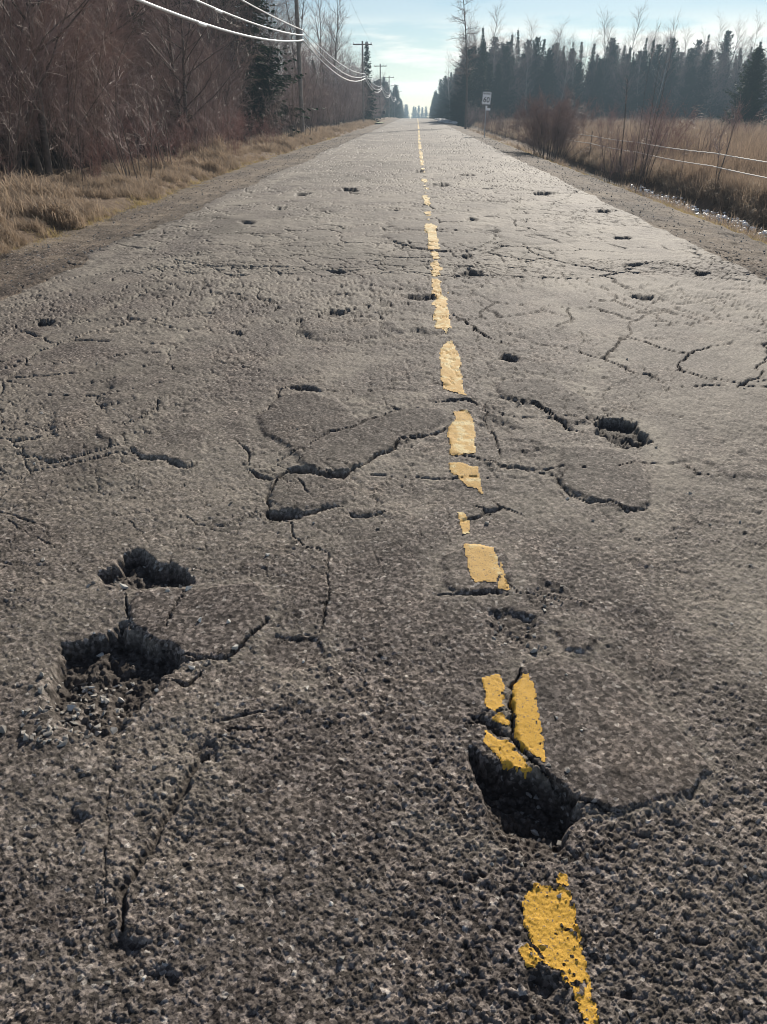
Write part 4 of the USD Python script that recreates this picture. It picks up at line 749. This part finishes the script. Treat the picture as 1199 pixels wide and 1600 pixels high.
# single ones that stand out
KINDS['round_bush'] = B(shrub, 446, 2.7, 100, 0.7, lean=0.0, sd=0.33, n1=14, n2=11, arch=-0.02, rad=0.009, base=0.75, low=0.25, looks=('bark_dark', 'twig_red'))
plant('round_bush', 'bare_shrub', 6.0, 37, 1.0, 'broad rounded dark shrub between the speed sign and the ditch', 'shrub')
KINDS['tall_clump'] = B(shrub, 441, 2.3, 34, 0.7, lean=0.0, sd=0.2, n1=9, n2=6, arch=0.02, rad=0.012, base=0.75, low=0.3, looks=('bark_dark', 'twig_red'))
plant('tall_clump', 'bare_shrub', 6.75, 25.4, 1.0, 'many-stemmed upright shrub with tall thin shoots at the ditch bank', 'shrub', rz=0)
KINDS['whips'] = B(shrub, 442, 4.6, 6, 0.6, lean=0.0, sd=0.05, wander=0.03, n1=7, n2=2, arch=0.05, rad=0.016, base=0.7, low=0.35, looks=('bark_dark', 'twig_grey'))
plant('whips', 'sapling', 6.9, 25.0, 0.95, 'tall thin saplings rising out of the many-stemmed shrub', 'sapling', rz=20)
KINDS['stick'] = B(shrub, 447, 1.9, 2, 0.7, lean=0.10, sd=0.05, wander=0.05, n1=12, n2=3, arch=0.03, rad=0.020, base=0.06, low=0.35, twig=0.006, looks=('bark_dark', 'twig_grey'))
plant('stick', 'sapling', 7.55, 20.4, 1.05, 'dark forked sapling standing in front of the two white fence ropes', 'sapling', rz=140)
KINDS['thin_stick'] = B(shrub, 444, 1.9, 1, 0.4, lean=0.08, n1=9, n2=3, arch=0.03, rad=0.012, base=0.02, low=0.4, looks=('bark_dark', 'twig_grey'))
plant('thin_stick', 'sapling', 6.75, 20.8, 1.0, 'single thin sapling on the ditch bank beside the many-stemmed shrub', 'sapling', rz=30)
plant('pine', 'evergreen_tree', 33.0, 84, 1.0, 'sunlit bushy evergreen at the edge of the field, in front of the forest', 'evergreen tree')
KINDS['snag'] = B(tree, 445, 15.5, 0.13, 46, 1.9, 0.15, 7, 3, 0.30, twig=0.012, looks=('bark_dark', 'twig_grey'), names=TC)
plant('snag', 'dead_tree', 5.2, 88, 1.0, 'tall thin dead tree beside the road behind the speed sign', 'dead tree')
plant('spruce_a', 'spruce_tree', -8.9, 46, (1.15, 1.15, 1.05), 'big dark spruce right beside the nearest utility pole', 'spruce')
for x, y, s, t in ((-10.9, 47.5, 1.15, 'wide dark spruce just left of the biggest one by the pole'), (-12.6, 43.0, 1.1, 'dark spruce between the dark fir and the spruces by the pole'), (-11.5, 52.0, 0.85, 'dark spruce behind the nearest utility pole')):
    plant('spruce_a', 'spruce_tree', x, y, s, t, 'spruce')
plant('spruce_b', 'spruce_tree', -7.4, 122, 1.02, 'pointed spruce standing under the crossarm of the second utility pole', 'spruce')
plant('fir', 'fir_tree', -11.6, 34, (1.25, 1.25, 1.1), 'tall dark fir among the reddish thicket on the left', 'fir')
for x, y, s, t in ((-6.3, 17.6, 0.92, 'small bare sapling clump at the straw verge, nearest of the left thicket'), (-7.4, 17.2, 0.8, 'thin bare sapling clump behind the straw hummocks at the left'), (-6.9, 21.5, 1.0, 'dark multi-stem clump on the left verge before the spruce'), (5.6, 58.5, 0.75, 'low bare clump at the foot of the speed sign'), (6.6, 62, 0.9, 'low bare clump just behind the speed sign'), (9.5, 27, 0.7, 'bare clump in the field grass behind the fence ropes')):
    plant('sapling_clump', 'sapling_clump', x, y, s, t, 'shrub')
def where(x, y, s, s0, s1):
    size = 'small ' if s < s0 + (s1 - s0) / 3 else 'large ' if s > s1 - (s1 - s0) / 3 else 'middle-sized '
    if x < 0: w = 'near the viewer' if y < 16 else 'at the dark fir' if y < 26 else 'between dark fir and first pole' if y < 49 else 'between first and second pole' if y < 104 else 'between second and fourth pole' if y < 200 else 'past the fourth pole'
    elif y > 115: w = 'at the roadside' if x < 14 else 'left of the rounded shrub' if x < 22 else 'above the rounded shrub' if x < 34 else 'above the many-stemmed shrub' if x < 48 else 'above the forked sapling' if x < 60 else 'behind the sunlit evergreen'
    else: w = 'near the ropes' if y < 45 else 'in mid field' if y < 80 else 'far out'
    if x >= 0 and y > 115 and x < 14: w += ' before the snow' if y < 150 else ' beside the snow' if y < 200 else ' past the snow'
    return size, w
def crowd(key, name, spots, s0, s1, label, cat, group, tall=(0.9, 1.1)):
    for x, y in spots:
        s = rg.uniform(s0, s1); size, w = where(x, y, s, s0, s1)
        plant(key, name, float(x), float(y), (s, s, s * rg.uniform(*tall)), size + label + ', ' + w, cat, size + group + ' ' + w)
def scatter(n, xr, yr, gap, geo=True):
    out = []
    for _ in range(n * 40):
        y = yr[0] * (yr[1] / yr[0]) ** rg.random() if geo else rg.uniform(*yr); x = rg.uniform(*xr)
        if all((x - a) ** 2 + (y - b) ** 2 > gap * gap for a, b in out): out.append((x, y))
        if len(out) == n: break
    return out
def band(key, name, n, xr, yr, gap, s0, s1, label, cat, group, **k): crowd(key, name, scatter(n, xr, yr, gap), s0, s1, label, cat, group, **k)
band('dogwood', 'dogwood_shrub', 22, (-9.5, -6.2), (9, 42), 0.8, 0.6, 1.1, 'red-stemmed shrub in the left straw', 'shrub', 'low red shrubs along the left verge')
band('willow_a', 'bare_shrub', 24, (-12.5, -8.8), (12, 46), 1.2, 0.75, 1.15, 'reddish bare shrub of the left thicket', 'shrub', 'bare shrubs of the left thicket')
band('willow_b', 'arching_shrub', 24, (-15, -9.8), (13, 48), 1.4, 0.8, 1.25, 'arching bare shrub of the left thicket', 'shrub', 'arching shrubs of the left thicket')
band('alder', 'alder_shrub', 24, (-17, -10.2), (15, 52), 1.6, 0.85, 1.35, 'tall grey-twigged shrub of the left thicket', 'shrub', 'tall shrubs of the left thicket')
for x, y, s, t in ((-9.4, 20, 0.8, 'bare dark-trunked tree at the front of the left thicket, nearest the viewer'), (-10.6, 26, 0.9, 'bare dark-trunked tree in front of the dark fir'), (-9.0, 31, 0.75, 'slender bare tree in the left thicket before the spruces'), (-12.4, 22, 1.0, 'tall bare tree at the left margin behind the red shrubs'), (-9.2, 39, 0.8, 'bare tree leaning over the straw before the big spruce')):
    plant('maple', 'bare_tree', x, y, s, t, 'tree')
band('maple', 'bare_tree', 22, (-22, -10.5), (18, 60), 2.2, 0.9, 1.2, 'bare tree rising behind the left thicket', 'tree', 'bare trees behind the left thicket')
band('cedar', 'cedar_tree', 22, (-24, -12.5), (22, 62), 2.4, 0.9, 1.35, 'dark evergreen behind the left thicket', 'evergreen tree', 'evergreens behind the left thicket')
band('spruce_a', 'spruce_tree', 14, (-34, -18), (30, 75), 3.2, 0.9, 1.3, 'dark spruce deep behind the left thicket', 'spruce', 'spruces behind the left thicket')
band('sapling_clump', 'sapling_clump', 16, (-8.2, -6.6), (26, 110), 1.6, 0.8, 1.4, 'bare sapling clump on the left verge', 'shrub', 'sapling clumps along the left verge')
band('alder', 'alder_shrub', 30, (-11.5, -7.4), (54, 190), 1.8, 0.55, 0.95, 'bare bush under the utility wires', 'shrub', 'bare bushes under the utility wires')
band('willow_b', 'arching_shrub', 22, (-10.5, -7.2), (54, 170), 1.8, 0.6, 0.95, 'arching bush under the utility wires', 'shrub', 'arching bushes under the utility wires')
band('poplar', 'bare_tree', 20, (-17, -9.5), (54, 130), 2.4, 0.7, 1.05, 'bare tall tree behind the wires', 'tree', 'bare tall trees on the left')
band('maple', 'bare_tree', 14, (-18, -10), (56, 150), 2.6, 0.6, 0.95, 'spreading bare tree behind the wires', 'tree', 'spreading bare trees on the left')
band('spruce_b', 'spruce_tree', 30, (-17, -10.5), (66, 380), 2.6, 0.55, 0.85, 'dark spruce in the far left tree line', 'spruce', 'spruces of the far left tree line')
band('cedar', 'cedar_tree', 60, (-13, -7.2), (205, 460), 2.0, 0.8, 1.15, 'evergreen in the far left tree line', 'evergreen tree', 'evergreens of the far left tree line')
band('poplar', 'bare_tree', 18, (-15, -8.0), (135, 400), 3.0, 0.6, 0.85, 'bare tall tree of the far left tree line', 'tree', 'bare tall trees of the far left line')
band('maple', 'bare_tree', 18, (-13, -7.8), (140, 380), 3.0, 0.5, 0.8, 'spreading bare tree of the far left tree line', 'tree', 'spreading bare trees of the far left line')
# the forest behind the field and along the right of the road
def front(n, depth, x1=95): 
    out = []
    for _ in range(n * 40):
        x = 7.5 + (x1 - 7.5) * rg.random(); y = 134 + 0.10 * x + rg.uniform(0, depth)
        if all((x - a) ** 2 + (y - b) ** 2 > 1.7 ** 2 for a, b in out): out.append((x, y))
        if len(out) == n: break
    return out
crowd('spruce_a', 'spruce_tree', front(60, 24), 0.75, 1.05, 'dark spruce in the forest behind the field', 'spruce', 'spruces of the forest behind the field')
crowd('fir', 'fir_tree', front(44, 20), 0.75, 1.0, 'narrow dark fir in the forest behind the field', 'fir', 'firs of the forest behind the field')
crowd('cedar', 'tall_cedar_tree', front(96, 22), 1.0, 1.45, 'bushy evergreen in the forest behind the field', 'evergreen tree', 'bushy evergreens of the forest')
crowd('cedar', 'cedar_tree', front(90, 12), 0.8, 1.15, 'low evergreen edging the forest behind the field', 'evergreen tree', 'low evergreens of the forest edge')
crowd('birch', 'birch_tree', front(34, 8), 0.75, 1.05, 'pale bare birch in the forest behind the field', 'birch', 'pale birches of the forest edge')
crowd('poplar', 'bare_tree', front(40, 22), 0.9, 1.15, 'bare grey tree topping the forest', 'tree', 'bare trees of the forest behind the field')
crowd('maple', 'bare_tree', front(34, 8), 0.75, 1.15, 'bare undergrowth tree edging the forest', 'tree', 'bare undergrowth trees of the forest edge')
band('cedar', 'cedar_tree', 56, (6.4, 13), (122, 430), 2.0, 0.8, 1.2, 'evergreen right of the far road', 'evergreen tree', 'evergreens along the right of the far road')
band('spruce_b', 'spruce_tree', 46, (7.0, 15), (120, 420), 2.2, 0.85, 1.2, 'spruce right of the far road', 'spruce', 'spruces along the right of the far road')
band('birch', 'birch_tree', 8, (6.6, 11), (118, 210), 3, 0.75, 1.0, 'bare birch right of the far road', 'birch', 'birches along the right of the far road')
band('sapling_clump', 'sapling_clump', 14, (5.8, 8.5), (64, 128), 2.2, 0.7, 1.3, 'bare brush on the right verge beyond the sign', 'shrub', 'brush along the right verge')
band('dogwood', 'dogwood_shrub', 26, (8.5, 30), (24, 110), 2.4, 0.8, 1.4, 'low reddish bush in the tall grass of the field', 'shrub', 'low bushes in the field')
for x, y, s in ((-7, 560, 1.3), (-3, 640, 1.4), (1, 650, 1.5), (4, 640, 1.35), (7, 655, 1.45), (10, 600, 1.2), (-1, 690, 1.5), (12, 640, 1.5), (-9, 620, 1.5), (-12, 560, 1.3)):
    plant('cedar', 'cedar_tree', x, y, s, 'hazy evergreen at the very end of the road', 'evergreen tree', 'evergreens at the end of the road', z=float(base_z(y)) - 0.2)

# ---------------------------------------------------------------- poles, cables, sign, fence
def pole_parts(x, top, arm=True):
    mb = MB().tube([(0, 0, -0.4), (0.01, 0, top * 0.5), (0, 0.01, top)], [0.13, 0.115, 0.095], 12, True); obj('pole', mb.get(), 'pole_wood', x, smooth=40)
    if arm:
        obj('crossarm', MB().box((0, 0, top - 0.35), (2.3, 0.10, 0.12)).get(), 'pole_wood', x)
        for q in (-1.05, 0.55, 1.05): obj('insulator', MB().tube([(q, 0, top - 0.29), (q, 0, top - 0.20), (q, 0, top - 0.10)], [0.03, 0.06, 0.035], 8, True).get(), 'sign_white', x, smooth=40)
    obj('cable_bracket', MB().box((0.2, 0, 5.25), (0.14, 0.10, 0.75)).get(), 'metal', x)
SP = [(-6.6, -8.0, 11.5), (-6.6, 49.0, 11.5), (-6.5, 104.0, 8.9), (-6.5, 152.5, 8.9), (-6.5, 200.0, 8.9), (-6.5, 250.0, 8.9), (-6.5, 300.0, 8.9)]
ORD = ['nearest wooden utility pole beside the dark spruce', 'second wooden utility pole, its crossarm over the pointed spruce', 'third wooden utility pole down the road with crossarm', 'fourth wooden utility pole, small against the left tree line', 'fifth wooden utility pole near the vanishing road', 'farthest wooden utility pole at the vanishing road']
for (px, py, top), lb in zip(SP[1:], ORD): pole_parts(thing('utility_pole', (px - 0.28, py, float(base_z(py))), rg.uniform(-3, 3), 1.0, lb, 'utility pole'), top)
def span(a, b, sag, n=26):
    t = np.linspace(0, 1, n); p = np.asarray(a)[None] * (1 - t[:, None]) + np.asarray(b)[None] * t[:, None]; p[:, 2] -= 4 * sag * t * (1 - t); return p
def cable(name, zoff, xoff, sag, r, look, label, first_sag, zz=None):
    pts = []
    for k in range(len(SP) - 1):
        a, b = SP[k], SP[k + 1]; za, zb_ = (zz if zz is not None else a[2] + zoff), (zz if zz is not None else b[2] + zoff)
        pts.append(span((a[0] + xoff, a[1], za + float(base_z(a[1]))), (b[0] + xoff, b[1], zb_ + float(base_z(b[1]))), first_sag if k == 0 else sag)[(1 if k else 0):])
    p = np.vstack(pts); o = obj(name, MB().tube(p, r, 8).get(), look, smooth=True); tag(o, label, 'cable'); return p
low = cable('telephone_cable', 0, 0.0, 1.0, 0.042, 'cable', 'lowest and thickest of the three bright sagging cables on the left', 1.25, 5.03)
mid = cable('telephone_cable', 0, 0.02, 0.85, 0.032, 'cable', 'middle one of the three bright sagging cables on the left', 0.95, 5.27)
cable('telephone_cable', 0, 0.0, 0.55, 0.027, 'cable', 'topmost of the three bright cables, the straightest of them', 0.5, 5.52)
cable('power_wire', -0.1, 0.77, 0.6, 0.007, 'wire', 'thin grey power wire high on the road side of the crossarms', 0.6)
cable('power_wire', -0.1, -1.33, 0.6, 0.007, 'wire', 'thin grey power wire high on the forest side of the crossarms', 0.6)
for c, yq, r, lb in ((low, 27.6, 0.055, 'splice case hanging on the lowest bright cable'), (mid, 30.5, 0.045, 'splice case hanging on the middle bright cable')):
    i = np.argsort(np.abs(c[:, 1] - yq))[:2].min(); a = c[i]; d = c[i + 1] - c[i]; d /= np.linalg.norm(d)
    tag(obj('splice_case', MB().tube([a - d * 0.5, a - d * 0.4, a, a + d * 0.4, a + d * 0.5] + np.array([0, 0, -0.03]), [0.02, r, r * 1.1, r, 0.02], 10, True).get(), 'cable', smooth=40), lb, 'splice case')
# the speed sign
x = thing('speed_sign', (4.72, 57.0, -0.14), 2.0, 1.0, 'white speed limit sign reading 60 on a thin post', 'sign')
obj('post', MB().box((0, 0.03, 1.2), (0.05, 0.035, 2.9)).get(), 'metal', x)
pl = meshkit  # lettering
import shapely.geometry as sg
def plate(w, h, d, r): return trimesh.creation.extrude_polygon(sg.box(-w / 2 + r, -h / 2 + r, w / 2 - r, h / 2 - r).buffer(r), d)
def upright(m, x0, y0, z0):
    v = np.asarray(m.vertices); return np.stack([v[:, 0] + x0, y0 - v[:, 2], v[:, 1] + z0], 1), m.faces
TILT = trimesh.transformations.rotation_matrix(math.radians(3.5), [0, 1, 0])
def hang(name, m, look, y0, z0, x0=0.0):
    v, f = upright(m, x0, y0, z0 - 2.40); v = trimesh.transform_points(v, TILT) + [0, 0, 2.40]; obj(name, (v, f), look, x)
hang('panel', plate(0.60, 0.75, 0.004, 0.04), 'sign_white', 0.004, 2.40)
bd = sg.box(-0.275, -0.35, 0.275, 0.35).buffer(0.012); hang('border', trimesh.creation.extrude_polygon(bd.difference(bd.buffer(-0.014)), 0.002), 'sign_black', -0.002, 2.40)
for s, hgt, zc in (('MAXIMUM', 0.085, 2.62), ('60', 0.30, 2.16)):
    m = meshkit.text_mesh(s, hgt, 0.003, True); b = m.bounds; m.apply_translation([-(b[0, 0] + b[1, 0]) / 2, 0, 0])
    if s == 'MAXIMUM': m.apply_scale([0.46 / np.ptp(m.bounds[:, 0]), 1, 1])
    else: m.apply_scale([0.42 / np.ptp(m.bounds[:, 0]), 1, 1])
    hang('lettering', m, 'sign_black', -0.003, zc)
obj('tab', MB().box((0.02, 0.0, 1.86), (0.11, 0.012, 0.16)).box((0.13, 0.002, 1.74), (0.32, 0.012, 0.14)).get(), 'sign_white', x)
# the two fence ropes and their stakes
for hgt, lb in ((0.58, 'upper white fence rope along the ditch bank'), (0.29, 'lower white fence rope along the ditch bank')):
    ys_ = [6.0, 13.2, 20.4, 27.6, 35.0, 43.0, 52.0]; p = np.vstack([span((7.42, a, hgt), (7.42, b, hgt), 0.03, 8)[(0 if a == 6 else 1):] for a, b in zip(ys_[:-1], ys_[1:])])
    tag(obj('fence_rope', MB().tube(p, 0.011, 6).get(), 'rope', smooth=True), lb, 'rope')
for yq, lb in ((13.2, 'thin fence stake nearest the viewer, carrying two ropes'), (27.6, 'thin fence stake hidden in the many-stemmed shrub'), (35.0, 'thin fence stake behind the rounded shrub'), (43.0, 'thin fence stake beyond the rounded shrub'), (52.0, 'last thin fence stake before the speed sign')):
    s_ = thing('fence_stake', (7.45, yq, float(terrain_z(7.45, yq))), 0, 1, lb, 'stake'); hh = 0.75 - float(terrain_z(7.45, yq))
    obj('stake', MB().tube([(0, 0, -0.2), (0, 0, hh)], [0.014, 0.013], 8, True).get(), 'bark_dark', s_, smooth=40)
    for q in (0.58, 0.29): obj('clip', MB().box((-0.02, 0, q - float(terrain_z(7.45, yq))), (0.035, 0.03, 0.035)).get(), 'sign_black', s_)
# a post box at the far driveway
x = thing('post_box', (-6.0, 150.0, float(base_z(150))), 0, 1, 'small dark post box beside the far driveway on the left', 'post box')
obj('post', MB().box((0, 0, 0.5), (0.12, 0.12, 1.1)).get(), 'pole_wood', x)
obj('box', trimesh.creation.extrude_polygon(sg.Polygon([(-0.25, 0), (0.25, 0), (0.25, 0.3)] + [(0.25 * math.cos(t), 0.3 + 0.22 * math.sin(t)) for t in np.linspace(0, math.pi, 9)]), 0.7).apply_transform(trimesh.transformations.rotation_matrix(math.pi / 2, [1, 0, 0])).apply_translation([0, 0.35, 1.05]), 'sign_black', x)
# ---------------------------------------------------------------- the air
usdkit.material(stage, L('haze_look'), {'v': ('principled_volume', {'color': (0.58, 0.80, 1.0), 'density': HAZE, 'anisotropy': 0.35})}, [], volume='v.volume')
hz = trimesh.creation.box([1260, 1130, 46]); hz.apply_translation([0, 480, 4])
tag(obj('haze', hz, 'haze_look'), 'thin blue haze over the far trees', kind='stuff')
